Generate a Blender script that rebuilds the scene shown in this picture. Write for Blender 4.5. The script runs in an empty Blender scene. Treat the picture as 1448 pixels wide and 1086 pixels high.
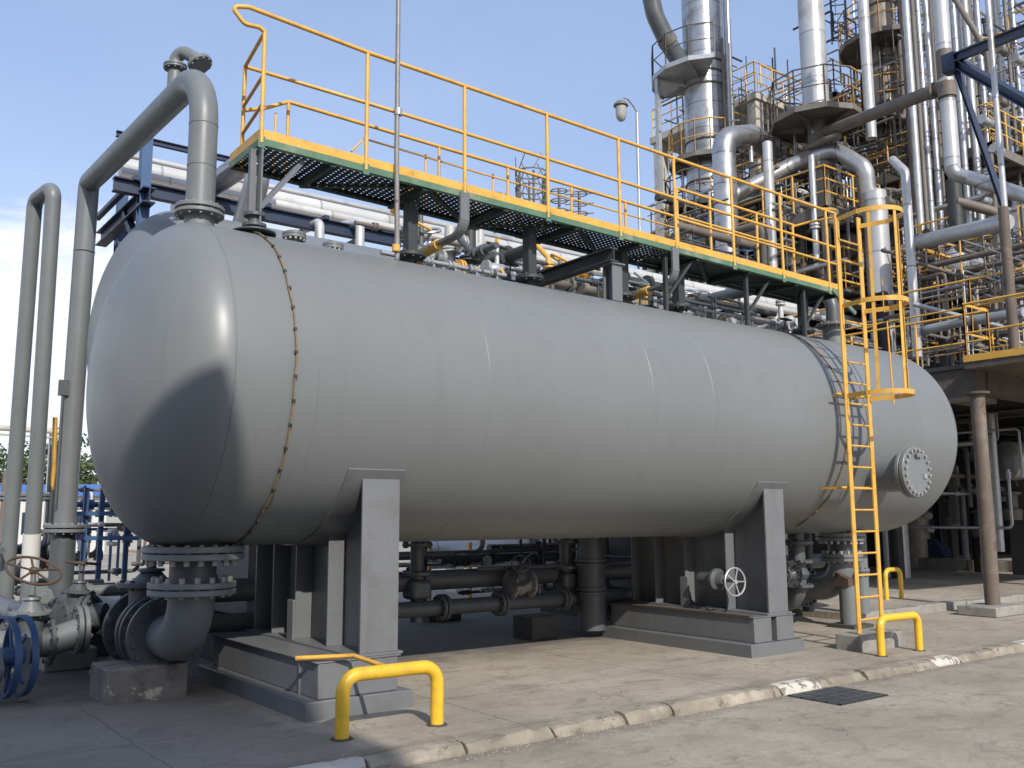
import bpy, bmesh, math, random
from mathutils import Vector, Matrix
R_ = math.radians
random.seed(7)
sc = bpy.context.scene
col = sc.collection

# ------------------------------------------------------------------ camera
F_PX, W_PX, H_PX = 1320.1, 1448.0, 1086.0
yaw, pitch, roll = R_(52.88), R_(8.19), R_(-.2045)
cd = Vector((math.cos(yaw)*math.cos(pitch), math.sin(yaw)*math.cos(pitch), math.sin(pitch)))
cr0 = Vector((math.sin(yaw), -math.cos(yaw), 0)); cu0 = cr0.cross(cd)
cr = cr0*math.cos(roll) + cu0*math.sin(roll); cu = -cr0*math.sin(roll) + cu0*math.cos(roll)
CAM = Vector((0, 0, 1.6))
cam_d = bpy.data.cameras.new('camera'); cam = bpy.data.objects.new('camera', cam_d); col.objects.link(cam)
cam.matrix_world = Matrix(((cr.x, cu.x, -cd.x, 0), (cr.y, cu.y, -cd.y, 0), (cr.z, cu.z, -cd.z, 1.6), (0, 0, 0, 1)))
cam_d.sensor_width = 36; cam_d.lens = 36*F_PX/W_PX; cam_d.clip_start = .05; cam_d.clip_end = 5000
sc.camera = cam

def ray(x, y): return cd + cr*((x-W_PX/2)/F_PX) - cu*((y-H_PX/2)/F_PX)
def A(x, y, Y):  d = ray(x, y); return CAM + d*(Y/d.y)          # where the sight line meets the plane Y
def Ax(x, y, X): d = ray(x, y); return CAM + d*(X/d.x)
def Az(x, y, z): d = ray(x, y); return CAM + d*((z-1.6)/d.z)
def Ad(x, y, D): return CAM + ray(x, y)*D
def zat(X, Y, py):                                              # height on the vertical through X,Y seen at row py
    k = (H_PX/2-py)/F_PX
    b = Vector((X, Y, -1.6))
    # (b+z e).cu = k (b+z e).cd
    return (k*b.dot(cd)-b.dot(cu))/(cu.z-k*cd.z)

# ------------------------------------------------------------------ materials
def new_mat(name):
    m = bpy.data.materials.new(name); m.use_nodes = True
    return m, m.node_tree.nodes, m.node_tree.links, m.node_tree.nodes['Principled BSDF']
def mathn(n, l, op, a, b=None):
    x = n.new('ShaderNodeMath'); x.operation = op
    for i, v in enumerate((a, b)):
        if v is None: continue
        if isinstance(v, (int, float)): x.inputs[i].default_value = v
        else: l.new(v, x.inputs[i])
    return x.outputs[0]
def noise(n, l, vec, scale, detail=4, rough=.55, dist=0):
    t = n.new('ShaderNodeTexNoise'); t.inputs['Scale'].default_value = scale; t.inputs['Detail'].default_value = detail
    t.inputs['Roughness'].default_value = rough; t.inputs['Distortion'].default_value = dist
    l.new(vec, t.inputs['Vector']); return t.outputs['Fac']
def ramp(n, l, fac, a, b, smooth=True):
    r = n.new('ShaderNodeMapRange'); r.interpolation_type = 'SMOOTHSTEP' if smooth else 'LINEAR'
    l.new(fac, r.inputs['Value']); r.inputs['From Min'].default_value = a; r.inputs['From Max'].default_value = b
    return r.outputs['Result']
def mixc(n, l, fac, a, b, blend='MIX'):
    x = n.new('ShaderNodeMix'); x.data_type = 'RGBA'; x.blend_type = blend
    if isinstance(fac, (int, float)): x.inputs['Factor'].default_value = fac
    else: l.new(fac, x.inputs['Factor'])
    for k, v in (('A', a), ('B', b)):
        s = [i for i in x.inputs if i.name == k and i.type == 'RGBA'][0]
        if isinstance(v, tuple): s.default_value = (*v, 1)
        else: l.new(v, s)
    return [o for o in x.outputs if o.type == 'RGBA'][0]
def mapping(n, l, vec, scale):
    m = n.new('ShaderNodeMapping'); m.inputs['Scale'].default_value = scale; l.new(vec, m.inputs['Vector']); return m.outputs[0]
def sc_(c, k): return tuple(min(1, v*k) for v in c)

def paint(name, c, rough=.4, metal=0, var=.12, scale=2.5, wear=None, dirt=None, streak=0, bump=.0, bscale=40, seams=None, spec=.5, fine=None):
    """painted or clad surface: tone variation, worn patches, dirt, optional sheet seams along an axis"""
    m, n, l, b = new_mat(name)
    tc = n.new('ShaderNodeNewGeometry').outputs['Position']
    f = noise(n, l, tc, scale, 5, .6)
    base = mixc(n, l, f, sc_(c, 1-var*1.6), sc_(c, 1+var*1.6))
    if streak:
        s = noise(n, l, mapping(n, l, tc, (7, 7, .35)), 1.0, 4, .6)
        base = mixc(n, l, mathn(n, l, 'MULTIPLY', ramp(n, l, s, .5, .75), streak), base, sc_(c, .55))
    rg = mathn(n, l, 'ADD', mathn(n, l, 'MULTIPLY', noise(n, l, tc, scale*2.3, 4), .3*rough*2), rough*.7)
    if dirt:
        dc, amt, ds = dirt
        base = mixc(n, l, mathn(n, l, 'MULTIPLY', ramp(n, l, noise(n, l, tc, ds, 8, .7), .48, .72), amt), base, dc)
    if wear:
        wc, th, ws = wear
        w = ramp(n, l, noise(n, l, tc, ws, 8, .68, .4), th, th+.035)
        base = mixc(n, l, w, base, wc)
        rg = mathn(n, l, 'MAXIMUM', rg, mathn(n, l, 'MULTIPLY', w, .8))
    h = noise(n, l, tc, bscale, 3)
    if fine: h = mathn(n, l, 'ADD', h, mathn(n, l, 'MULTIPLY', noise(n, l, tc, fine[1], 3), fine[0]))
    if seams:
        ax, pitch_, width, dark = seams
        sx = n.new('ShaderNodeSeparateXYZ'); l.new(tc, sx.inputs[0])
        v = sx.outputs['XYZ'.index(ax)]
        fr = mathn(n, l, 'FRACT', mathn(n, l, 'DIVIDE', v, pitch_))
        s = mathn(n, l, 'LESS_THAN', fr, width/pitch_)
        idx = mathn(n, l, 'FLOOR', mathn(n, l, 'DIVIDE', v, pitch_))
        wn = n.new('ShaderNodeTexWhiteNoise'); wn.noise_dimensions = '1D'; l.new(idx, wn.inputs['W'])
        base = mixc(n, l, wn.outputs['Value'], base, mixc(n, l, 1.0, base, (.8, .8, .8), 'MULTIPLY'))
        base = mixc(n, l, mathn(n, l, 'MULTIPLY', s, dark), base, sc_(c, .25))
    l.new(base, b.inputs['Base Color']); l.new(rg, b.inputs['Roughness'])
    b.inputs['Metallic'].default_value = metal; b.inputs['Specular IOR Level'].default_value = spec
    if bump:
        bp = n.new('ShaderNodeBump'); bp.inputs['Strength'].default_value = bump; bp.inputs['Distance'].default_value = .01
        l.new(h, bp.inputs['Height']); l.new(bp.outputs[0], b.inputs['Normal'])
    return m

M = {}
RUST = (.16, .07, .03)
M['tank'] = paint('grey_tank_paint', (.166, .176, .174), .42, var=.06, scale=.7, streak=.16, dirt=((.135, .135, .128), .25, .8), bump=.10, bscale=2.6, spec=.5, fine=(.05, 38))
M['pipe'] = paint('grey_pipe_paint', (.158, .169, .170), .42, var=.10, scale=3, streak=.25, wear=((.13, .12, .11), .70, 5), bump=.03)
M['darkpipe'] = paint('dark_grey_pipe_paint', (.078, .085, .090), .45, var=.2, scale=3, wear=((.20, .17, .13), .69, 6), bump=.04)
M['steel'] = paint('grey_structural_paint', (.146, .151, .156), .42, var=.10, scale=2, streak=.30, wear=((.12, .085, .06), .705, 5), dirt=((.11, .10, .09), .5, 3), bump=.03)
M['blacksteel'] = paint('black_steel_paint', (.035, .040, .040), .55, var=.25, scale=4, wear=((.10, .08, .06), .72, 9))
M['yellow'] = paint('yellow_safety_paint', (.66, .365, .06), .45, var=.14, scale=4, wear=((.56, .50, .38), .655, 5), dirt=((.33, .17, .04), .6, 6))
M['barrier'] = paint('yellow_barrier_paint', (.74, .45, .03), .38, var=.08, scale=4, wear=((.40, .37, .31), .66, 6), dirt=((.40, .23, .04), .6, 5))
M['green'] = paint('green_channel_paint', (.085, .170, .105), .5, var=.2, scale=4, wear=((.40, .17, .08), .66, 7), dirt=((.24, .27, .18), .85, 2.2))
M['greenshade'] = paint('shaded_green_steel', (.020, .036, .028), .6, var=.2, scale=4)  # underside darkness of the walkway put into the green paint
M['bolt'] = paint('pale_bolt_metal', (.33, .33, .31), .5, metal=.3, var=.2, scale=30)
M['galv'] = paint('galvanised_steel', (.42, .43, .43), .42, metal=.5, var=.2, scale=5, wear=((.22, .17, .13), .71, 7))
M['brownwire'] = paint('weathered_cable', (.20, .13, .07), .7, var=.3, scale=20)
M['silver'] = paint('aluminium_cladding', (.47, .475, .48), .36, metal=.75, var=.14, scale=2, streak=.35, dirt=((.17, .145, .12), .75, 1.5), seams=('Z', .9, .035, .7), bump=.03, bscale=6)
M['silverx'] = paint('aluminium_cladding_lengthwise', (.50, .50, .49), .36, metal=.7, var=.10, scale=2, dirt=((.30, .26, .22), .6, 1.4), seams=('X', 1.1, .03, .7), bump=.03, bscale=6)
M['silvery'] = paint('aluminium_cladding_crosswise', (.50, .50, .49), .36, metal=.7, var=.10, scale=2, dirt=((.30, .26, .22), .6, 1.4), seams=('Y', 1.1, .03, .7), bump=.03, bscale=6)
M['whitex'] = paint('pale_cladding_lengthwise', (.56, .56, .545), .42, metal=.1, var=.1, scale=1.2, dirt=((.30, .26, .20), .6, 1.1), seams=('X', 1.3, .04, .5))
M['white'] = paint('white_cladding', (.56, .56, .55), .36, metal=.35, var=.06, scale=1.2, streak=.3, dirt=((.27, .225, .17), .7, .9), seams=('Z', 1.4, .04, .6))
M['brownclad'] = paint('brown_weathered_cladding', (.34, .30, .245), .55, metal=.25, var=.2, scale=1.4, streak=.5, dirt=((.13, .10, .07), .75, 1.3), seams=('Z', 1.6, .05, .8))
M['rustpipe'] = paint('rusty_brown_pipe', (.15, .125, .105), .65, var=.3, scale=2, wear=((.30, .25, .20), .66, 3))
M['blue'] = paint('blue_steel_paint', (.035, .085, .185), .5, var=.25, scale=3, wear=((.16, .14, .13), .66, 5))
M['navy'] = paint('navy_steel_paint', (.014, .028, .062), .5, var=.3, scale=3, wear=((.10, .10, .10), .73, 5))
M['structgrey'] = paint('weathered_structure_steel', (.155, .138, .115), .65, var=.25, scale=1.3, wear=((.12, .07, .04), .64, 3), dirt=((.08, .07, .06), .6, 1))
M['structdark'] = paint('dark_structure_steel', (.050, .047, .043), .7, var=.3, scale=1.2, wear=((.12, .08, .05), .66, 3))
M['cream'] = paint('cream_concrete_paint', (.46, .43, .36), .7, var=.15, scale=1, dirt=((.2, .17, .13), .6, 1))
M['conc'] = paint('pad_concrete', (.27, .255, .225), .85, var=.22, scale=5, dirt=((.10, .09, .08), .75, 3), wear=((.46, .41, .31), .66, 2.4), bump=.25, bscale=60)
M['concdark'] = paint('blackened_concrete', (.06, .058, .052), .85, var=.3, scale=5, wear=((.22, .20, .16), .66, 4), bump=.2, bscale=50)
M['mast'] = paint('dull_grey_mast', (.23, .215, .20), .5, metal=.2, var=.25, scale=7, wear=((.12, .09, .07), .64, 6))
M['block'] = paint('blotched_pad_concrete', (.20, .185, .155), .88, var=.3, scale=4, dirt=((.045, .042, .036), .9, 4.5), wear=((.50, .45, .33), .60, 2.1), bump=.5, bscale=45)
M['brownpole'] = paint('weathered_brown_pole', (.125, .098, .075), .75, var=.25, scale=2.5, streak=.5, wear=((.11, .065, .04), .58, 2.2), dirt=((.26, .22, .18), .5, 3))
M['lampglass'] = paint('lamp_glass', (.33, .33, .31), .25, var=.1, scale=6)
M['rustdark'] = paint('dark_rusty_concrete', (.085, .068, .052), .8, var=.3, scale=2, dirt=((.17, .14, .11), .6, 2))
M['wood'] = paint('rusty_plate', (.085, .055, .038), .8, var=.3, scale=6)
M['floorplate'] = paint('dark_floor_plate', (.085, .08, .072), .75, var=.3, scale=1.2)
M['bwhite'] = paint('whitewashed_wall', (.58, .57, .53), .8, var=.08, scale=.3)
M['bblue'] = paint('blue_sheet_roof', (.05, .14, .36), .5, var=.1, scale=.3)
M['sticker'] = paint('peeling_pale_paper', (.50, .55, .44), .8, var=.2, scale=9)
M['bark'] = paint('bark', (.09, .07, .05), .9, var=.3, scale=6)
M['shade_bldg'] = paint('rendered_wall', (.42, .40, .36), .85, var=.08, scale=.6)
def leafmat(name, c):
    m, n, l, b = new_mat(name)
    g = n.new('ShaderNodeObjectInfo').outputs['Random']
    tc = n.new('ShaderNodeNewGeometry').outputs['Position']
    l.new(mixc(n, l, noise(n, l, tc, .8, 3), sc_(c, .5), sc_(c, 1.6)), b.inputs['Base Color']); b.inputs['Roughness'].default_value = .6
    return m
M['leaf'] = leafmat('leaf_green', (.055, .085, .025))

# concrete apron: slabs with joints, cracks, patches and stains
def ground_mat(name, c, dark, joints=True, dark_areas=True):
    m, n, l, b = new_mat(name)
    tc = n.new('ShaderNodeNewGeometry').outputs['Position']
    base = mixc(n, l, ramp(n, l, noise(n, l, tc, .55, 8, .68), .30, .72), sc_(c, .74), sc_(c, 1.16))
    base = mixc(n, l, mathn(n, l, 'MULTIPLY', ramp(n, l, noise(n, l, mapping(n, l, tc, (1.2, 2.2, 1)), 1.7, 10, .72, .6), .50, .66), .55), base, dark)
    base = mixc(n, l, mathn(n, l, 'MULTIPLY', ramp(n, l, noise(n, l, mapping(n, l, tc, (.8, 3, 1)), 1.1, 9, .75, .8), .60, .70), .5), base, sc_(c, 1.55))
    base = mixc(n, l, mathn(n, l, 'MULTIPLY', ramp(n, l, noise(n, l, tc, 70, 4, .75), .45, .68), .5), base, sc_(c, .5))
    g2 = noise(n, l, tc, 14, 8, .75, .4)
    base = mixc(n, l, mathn(n, l, 'MULTIPLY', ramp(n, l, g2, .46, .62), .34), base, sc_(c, .52))
    base = mixc(n, l, mathn(n, l, 'MULTIPLY', ramp(n, l, noise(n, l, mapping(n, l, tc, (1, 1.6, 1)), 7, 9, .75), .60, .68), .30), base, sc_(c, 1.5))
    syy = n.new('ShaderNodeSeparateXYZ'); l.new(tc, syy.inputs[0])      # dirt gathered in the gutter along the kerb
    gd_ = mathn(n, l, 'ABSOLUTE', mathn(n, l, 'SUBTRACT', syy.outputs['Y'], 5.86))
    gd_ = mathn(n, l, 'ADD', gd_, mathn(n, l, 'MULTIPLY', mathn(n, l, 'SUBTRACT', noise(n, l, tc, 2.6, 7, .7), .5), .45))
    base = mixc(n, l, mathn(n, l, 'MULTIPLY', mathn(n, l, 'SUBTRACT', 1.0, ramp(n, l, gd_, .06, .30)), .55), base, sc_(dark, .8))
    # cracks
    v = n.new('ShaderNodeTexVoronoi'); v.feature = 'DISTANCE_TO_EDGE'; v.inputs['Scale'].default_value = .75
    wv = n.new('ShaderNodeVectorMath'); wv.operation = 'ADD'; l.new(tc, wv.inputs[0])
    nz = n.new('ShaderNodeTexNoise'); nz.inputs['Scale'].default_value = 2.2; nz.inputs['Detail'].default_value = 6; l.new(tc, nz.inputs['Vector'])
    l.new(nz.outputs['Color'], wv.inputs[1]); l.new(wv.outputs[0], v.inputs['Vector'])
    crack = mathn(n, l, 'MULTIPLY', mathn(n, l, 'LESS_THAN', v.outputs['Distance'], .010), ramp(n, l, noise(n, l, tc, .9, 3), .46, .56))
    base = mixc(n, l, mathn(n, l, 'MULTIPLY', crack, .35), base, sc_(dark, .45))
    hgt = mathn(n, l, 'SUBTRACT', noise(n, l, tc, 45, 8, .7), mathn(n, l, 'MULTIPLY', crack, 1.2))
    if joints:
        sx = n.new('ShaderNodeSeparateXYZ'); l.new(tc, sx.inputs[0])
        wob = mathn(n, l, 'MULTIPLY', mathn(n, l, 'SUBTRACT', noise(n, l, tc, 3, 4), .5), .10)
        jj = None
        for o, p, off in (('X', 2.6, .55), ('Y', 1.9, .35)):
            fr = mathn(n, l, 'FRACT', mathn(n, l, 'DIVIDE', mathn(n, l, 'ADD', mathn(n, l, 'ADD', sx.outputs[o], off), wob), p))
            k = mathn(n, l, 'LESS_THAN', fr, .022/p)
            jj = k if jj is None else mathn(n, l, 'MAXIMUM', jj, k)
        base = mixc(n, l, mathn(n, l, 'MULTIPLY', jj, .5), base, sc_(dark, .6))
        hgt = mathn(n, l, 'SUBTRACT', hgt, jj)
    if dark_areas:   # a darker, ragged-edged area of ground round the left end of the vessel
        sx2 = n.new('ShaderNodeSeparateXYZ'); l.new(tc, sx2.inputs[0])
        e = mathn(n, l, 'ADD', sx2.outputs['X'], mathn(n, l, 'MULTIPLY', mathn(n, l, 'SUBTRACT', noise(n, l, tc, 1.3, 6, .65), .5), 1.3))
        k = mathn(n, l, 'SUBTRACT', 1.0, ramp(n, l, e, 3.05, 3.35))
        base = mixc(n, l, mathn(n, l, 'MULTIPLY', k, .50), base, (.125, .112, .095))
    if dark_areas:   # dirt and painted-in shade darken the ground under the vessel, cutting bounce light
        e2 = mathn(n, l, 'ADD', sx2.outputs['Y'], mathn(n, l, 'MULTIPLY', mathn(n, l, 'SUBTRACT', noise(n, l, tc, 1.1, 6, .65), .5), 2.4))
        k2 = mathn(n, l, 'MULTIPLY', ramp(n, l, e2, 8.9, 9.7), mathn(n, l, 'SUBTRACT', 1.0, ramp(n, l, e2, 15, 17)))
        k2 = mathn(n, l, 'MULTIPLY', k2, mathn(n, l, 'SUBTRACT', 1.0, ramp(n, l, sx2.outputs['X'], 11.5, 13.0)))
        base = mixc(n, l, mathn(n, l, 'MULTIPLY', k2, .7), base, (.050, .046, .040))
    l.new(base, b.inputs['Base Color']); b.inputs['Roughness'].default_value = .88
    bp = n.new('ShaderNodeBump'); bp.inputs['Strength'].default_value = .35; bp.inputs['Distance'].default_value = .012
    l.new(hgt, bp.inputs['Height']); l.new(bp.outputs[0], b.inputs['Normal'])
    return m
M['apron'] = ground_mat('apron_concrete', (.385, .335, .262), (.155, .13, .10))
M['road'] = ground_mat('road_concrete', (.355, .312, .245), (.16, .135, .105), joints=False, dark_areas=False)
M['kerbpaint'] = paint('eroded_kerb_concrete', (.235, .205, .155), .88, var=.35, scale=3.2, wear=((.155, .13, .095), .57, 5), dirt=((.47, .42, .33), .75, 1.3), bump=.8, bscale=26)
M['kerbwhite'] = paint('kerb_white_paint', (.50, .47, .40), .8, var=.15, scale=4, wear=((.20, .175, .14), .545, 4.5), bump=.6, bscale=30)

# ------------------------------------------------------------------ mesh builder
ORG = {}
def frame(axis):
    a = Vector(axis).normalized()
    h = Vector((0, 0, 1)) if abs(a.z) < .9 else Vector((1, 0, 0))
    u = h.cross(a).normalized(); v = a.cross(u)
    return a, u, v
class MB:
    def __init__(s): s.v = []; s.f = []; s.mi = []; s.m = 0
    def add(s, vs, fs):
        o = len(s.v); s.v += [tuple(p) for p in vs]
        for f in fs: s.f.append(tuple(i+o for i in f)); s.mi.append(s.m)
        return s
    def box(s, lo, hi):
        x0, y0, z0 = lo; x1, y1, z1 = hi
        return s.add([(x0,y0,z0),(x1,y0,z0),(x1,y1,z0),(x0,y1,z0),(x0,y0,z1),(x1,y0,z1),(x1,y1,z1),(x0,y1,z1)],
                     [(3,2,1,0),(4,5,6,7),(0,1,5,4),(1,2,6,5),(2,3,7,6),(3,0,4,7)])
    def bar(s, p, q, w, h, up=(0, 0, 1)):            # oriented box from p to q, w sideways, h along up
        p = Vector(p); q = Vector(q); a = (q-p).normalized(); up = Vector(up)
        if abs(a.dot(up.normalized())) > .99: up = Vector((0, 1, 0)) if abs(a.y) < .9 else Vector((1, 0, 0))
        sd = a.cross(up).normalized()*(w/2); uu = sd.cross(a).normalized()*(h/2)
        c = []
        for e in (p, q): c += [e-sd-uu, e+sd-uu, e+sd+uu, e-sd+uu]
        return s.add(c, [(0,1,2,3),(7,6,5,4),(0,4,5,1),(1,5,6,2),(2,6,7,3),(3,7,4,0)])
    def ibeam(s, p, q, h, w, t=.02, up=(0, 0, 1)):
        p = Vector(p); q = Vector(q); a = (q-p).normalized(); up = Vector(up)
        if abs(a.dot(up)) > .99: up = Vector((0, 1, 0))
        sd = a.cross(up).normalized(); uu = sd.cross(a).normalized()
        o = uu*((h-t)/2)
        s.bar(p+o, q+o, w, t, uu); s.bar(p-o, q-o, w, t, uu); s.bar(p, q, t*.8, h-2*t, uu)
        return s
    def tube(s, pts, r, n=12, caps=True, closed=False):
        pts = [Vector(p) for p in pts]; N = len(pts); rs = r if isinstance(r, (list, tuple)) else [r]*N
        tg = []
        for i in range(N):
            if closed: t = pts[(i+1) % N]-pts[i-1]
            else: t = pts[min(i+1, N-1)]-pts[max(i-1, 0)]
            tg.append(t.normalized())
        a, u, v = frame(tg[0]); vs = []
        for i in range(N):
            if i:
                ax = tg[i-1].cross(tg[i])
                if ax.length > 1e-7: u = Matrix.Rotation(tg[i-1].angle(tg[i]), 3, ax) @ u
            u = (u-tg[i]*u.dot(tg[i])).normalized(); w = tg[i].cross(u)
            vs += [pts[i]+(u*math.cos(6.2831853*k/n)+w*math.sin(6.2831853*k/n))*rs[i] for k in range(n)]
        fs = []
        for i in range(N if closed else N-1):
            j = (i+1) % N
            for k in range(n): fs.append((i*n+k, i*n+(k+1) % n, j*n+(k+1) % n, j*n+k))
        if caps and not closed:
            fs.append(tuple(range(n-1, -1, -1))); fs.append(tuple((N-1)*n+k for k in range(n)))
        return s.add(vs, fs)
    def lathe(s, o, axis, prof, n=24):               # prof: (distance along axis, radius)
        o = Vector(o); a, u, v = frame(axis); vs = []; fs = []
        for t, r in prof:
            vs += [o+a*t+(u*math.cos(6.2831853*k/n)+v*math.sin(6.2831853*k/n))*max(r, 0) for k in range(n)]
        for i in range(len(prof)-1):
            for k in range(n): fs.append((i*n+k, i*n+(k+1) % n, (i+1)*n+(k+1) % n, (i+1)*n+k))
        if prof[0][1] > 1e-6: fs.append(tuple(range(n-1, -1, -1)))
        if prof[-1][1] > 1e-6: fs.append(tuple((len(prof)-1)*n+k for k in range(n)))
        return s.add(vs, fs)
    def cyl(s, p, q, r, n=16): p = Vector(p); q = Vector(q); return s.lathe(p, q-p, [(0, r), ((q-p).length, r)], n)
    def torus(s, c, axis, R, r, n=28, m=8):
        c = Vector(c); a, u, v = frame(axis)
        return s.tube([c+(u*math.cos(6.2831853*k/n)+v*math.sin(6.2831853*k/n))*R for k in range(n)], r, m, closed=True)
    def prism(s, poly, vec):
        p = [Vector(x) for x in poly]; vec = Vector(vec); n = len(p)
        return s.add(p+[x+vec for x in p], [tuple(range(n-1, -1, -1)), tuple(range(n, 2*n))]+[(i, (i+1) % n, n+(i+1) % n, n+i) for i in range(n)])
    def flange(s, c, axis, R, t, nb=12, br=None, bl=None, both=True, face=True):
        """disc of thickness t centred on c; bolts use material slot 1"""
        c = Vector(c); a, u, v = frame(axis); e = t*.12
        s.lathe(c-a*t/2, a, [(0, R*.45), (0, R-e), (e, R), (t-e, R), (t, R-e), (t, R*.45)], 40)
        br = br or R*.055; bl = bl or t*.55; m0 = s.m; s.m = 1
        for k in range(nb):
            w = 6.2831853*(k+.5)/nb; q = c+(u*math.cos(w)+v*math.sin(w))*(R*.86)
            if both: s.lathe(q-a*(t/2+bl), a, [(0, br), (t+2*bl, br)], 6)
            else: s.lathe(q, a, [(t/2-.001, br), (t/2+bl, br)], 6)
        s.m = m0; return s
    def wheel(s, c, axis, R, r, spokes=5, hub=None):
        c = Vector(c); a, u, v = frame(axis); s.torus(c, a, R, r, 32, 8)
        for k in range(spokes):
            w = 6.2831853*k/spokes; d = u*math.cos(w)+v*math.sin(w)
            s.bar(c+d*R*.12, c+d*(R-r*.4), r*1.3, r*1.0, a)
        s.lathe(c-a*r*1.6, a, [(0, hub or R*.16), (r*3.2, hub or R*.16)], 10); return s
    def build(s, name, mat, parent=None, org=None, bevel=0, smooth=True, ang=38, recalc=False):
        o0 = Vector(org) if org is not None else (ORG[parent.name] if parent else Vector((0, 0, 0)))
        me = bpy.data.meshes.new(name)
        me.from_pydata([(x-o0.x, y-o0.y, z-o0.z) for x, y, z in s.v], [], s.f)
        mats = mat if isinstance(mat, (list, tuple)) else [mat]
        for m in mats: me.materials.append(M[m])
        me.polygons.foreach_set('material_index', [min(i, len(mats)-1) for i in s.mi])
        bm = bmesh.new(); bm.from_mesh(me); bmesh.ops.recalc_face_normals(bm, faces=bm.faces); bm.to_mesh(me); bm.free()
        if smooth:
            me.polygons.foreach_set('use_smooth', [True]*len(me.polygons)); me.set_sharp_from_angle(angle=R_(ang))
        me.update()
        o = bpy.data.objects.new(name, me); col.objects.link(o)
        if parent: o.parent = parent
        else: o.location = o0
        ORG[o.name] = o0
        if bevel:
            b = o.modifiers.new('bevel', 'BEVEL'); b.width = bevel; b.segments = 2; b.limit_method = 'ANGLE'; b.angle_limit = R_(40)
        return o
def tag(o, label, cat, group=None, kind=None):
    if label: o['label'] = label
    if cat: o['category'] = cat
    if group: o['group'] = group
    if kind: o['kind'] = kind
    return o
def T(name, label, cat, loc, group=None):
    o = bpy.data.objects.new(name, None); col.objects.link(o); o.location = loc; o.empty_display_size = .2
    ORG[o.name] = Vector(loc); return tag(o, label, cat, group)
def kids(o): return [c for c in bpy.data.objects if c.parent == o]
def dup(root, delta, label=None):
    c = root.copy(); col.objects.link(c); c.location = root.location+Vector(delta); ORG[c.name] = Vector(c.location)
    if label: c['label'] = label
    for ch in kids(root):
        d = ch.copy(); col.objects.link(d); d.parent = c
        for g in kids(ch):
            e = g.copy(); col.objects.link(e); e.parent = d
    return c
def fillet(pts, rad, n=8):
    """polyline with its corners rounded to radius rad"""
    p = [Vector(x) for x in pts]; out = [p[0]]
    for i in range(1, len(p)-1):
        a = (p[i-1]-p[i]); b = (p[i+1]-p[i]); la, lb = a.length, b.length; a.normalize(); b.normalize()
        th = a.angle(b)
        if th > math.pi-.02: out.append(p[i]); continue
        r = rad if not isinstance(rad, (list, tuple)) else rad[i-1]
        d = min(r/math.tan(th/2), la*.49 if i > 1 else la*.98, lb*.49 if i < len(p)-2 else lb*.98); r = d*math.tan(th/2)
        c = p[i]+(a+b).normalized()*(r/math.sin(th/2))
        s = p[i]+a*d-c; e = p[i]+b*d-c; ang = s.angle(e); ax = s.cross(e).normalized()
        for k in range(n+1): out.append(c+Matrix.Rotation(ang*k/n, 3, ax) @ s)
    out.append(p[-1]); return out
def V(*a): return Vector(a)
# ------------------------------------------------------------------ sky and sun
SUN = V(.25, 1, -.735).normalized()
w = bpy.data.worlds.new('World'); sc.world = w; w.use_nodes = True
n, l = w.node_tree.nodes, w.node_tree.links
sky = n.new('ShaderNodeTexSky'); sky.sky_type = 'NISHITA'; sky.sun_disc = False
sky.sun_elevation = math.asin(-SUN.z); sky.sun_rotation = math.atan2(-SUN.x, -SUN.y) % (2*math.pi)
sky.air_density = 1.0; sky.dust_density = 1.2; sky.ozone_density = 2.2
gd = n.new('ShaderNodeTexCoord').outputs['Generated']
sx = n.new('ShaderNodeSeparateXYZ'); l.new(gd, sx.inputs[0])
# a bank of white cumulus low over the left horizon and thin veils elsewhere
cn = noise(n, l, mapping(n, l, gd, (2.2, 2.2, 4.5)), 1.7, 9, .58, .3)
azi = mathn(n, l, 'ARCTAN2', sx.outputs['Y'], sx.outputs['X'])
left = ramp(n, l, azi, R_(58), R_(76))
elev = mathn(n, l, 'SUBTRACT', 1.0, ramp(n, l, mathn(n, l, 'ADD', sx.outputs['Z'], mathn(n, l, 'MULTIPLY', mathn(n, l, 'SUBTRACT', cn, .5), -.30)), .255, .325))
bank = mathn(n, l, 'MULTIPLY', mathn(n, l, 'MULTIPLY', left, elev), mathn(n, l, 'ADD', .55, mathn(n, l, 'MULTIPLY', ramp(n, l, cn, .40, .55), .42)))
veil = mathn(n, l, 'MULTIPLY', ramp(n, l, noise(n, l, mapping(n, l, gd, (1, 1, 2.4)), 1.3, 7, .6), .40, .85), .14)
low = mathn(n, l, 'MULTIPLY', mathn(n, l, 'SUBTRACT', 1.0, ramp(n, l, sx.outputs['Z'], .0, .45)), .25)
cm = mathn(n, l, 'MINIMUM', mathn(n, l, 'ADD', mathn(n, l, 'MAXIMUM', bank, veil), low), .96)
skc = mixc(n, l, .55, mixc(n, l, 1.0, sky.outputs[0], (1.0, .94, .96), 'MULTIPLY'), (1.95, 2.60, 4.0))
l.new(mixc(n, l, cm, skc, (4.75, 5.0, 5.45)), n['Background'].inputs['Color'])
n['Background'].inputs['Strength'].default_value = .15
sl = bpy.data.lights.new('sun', 'SUN'); sl.energy = 3.1; sl.angle = R_(.55); sl.color = (1, .95, .87)
so = bpy.data.objects.new('sun', sl); col.objects.link(so); so.rotation_mode = 'QUATERNION'; so.rotation_quaternion = SUN.to_track_quat('-Z', 'Y')
so.location = (-8, -30, 25)
sc.view_settings.view_transform = 'Standard'; sc.view_settings.look = 'None'; sc.view_settings.exposure = .55; sc.view_settings.gamma = 1
sc.cycles.max_bounces = 6; sc.cycles.use_denoising = True; sc.cycles.use_adaptive_sampling = True

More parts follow.
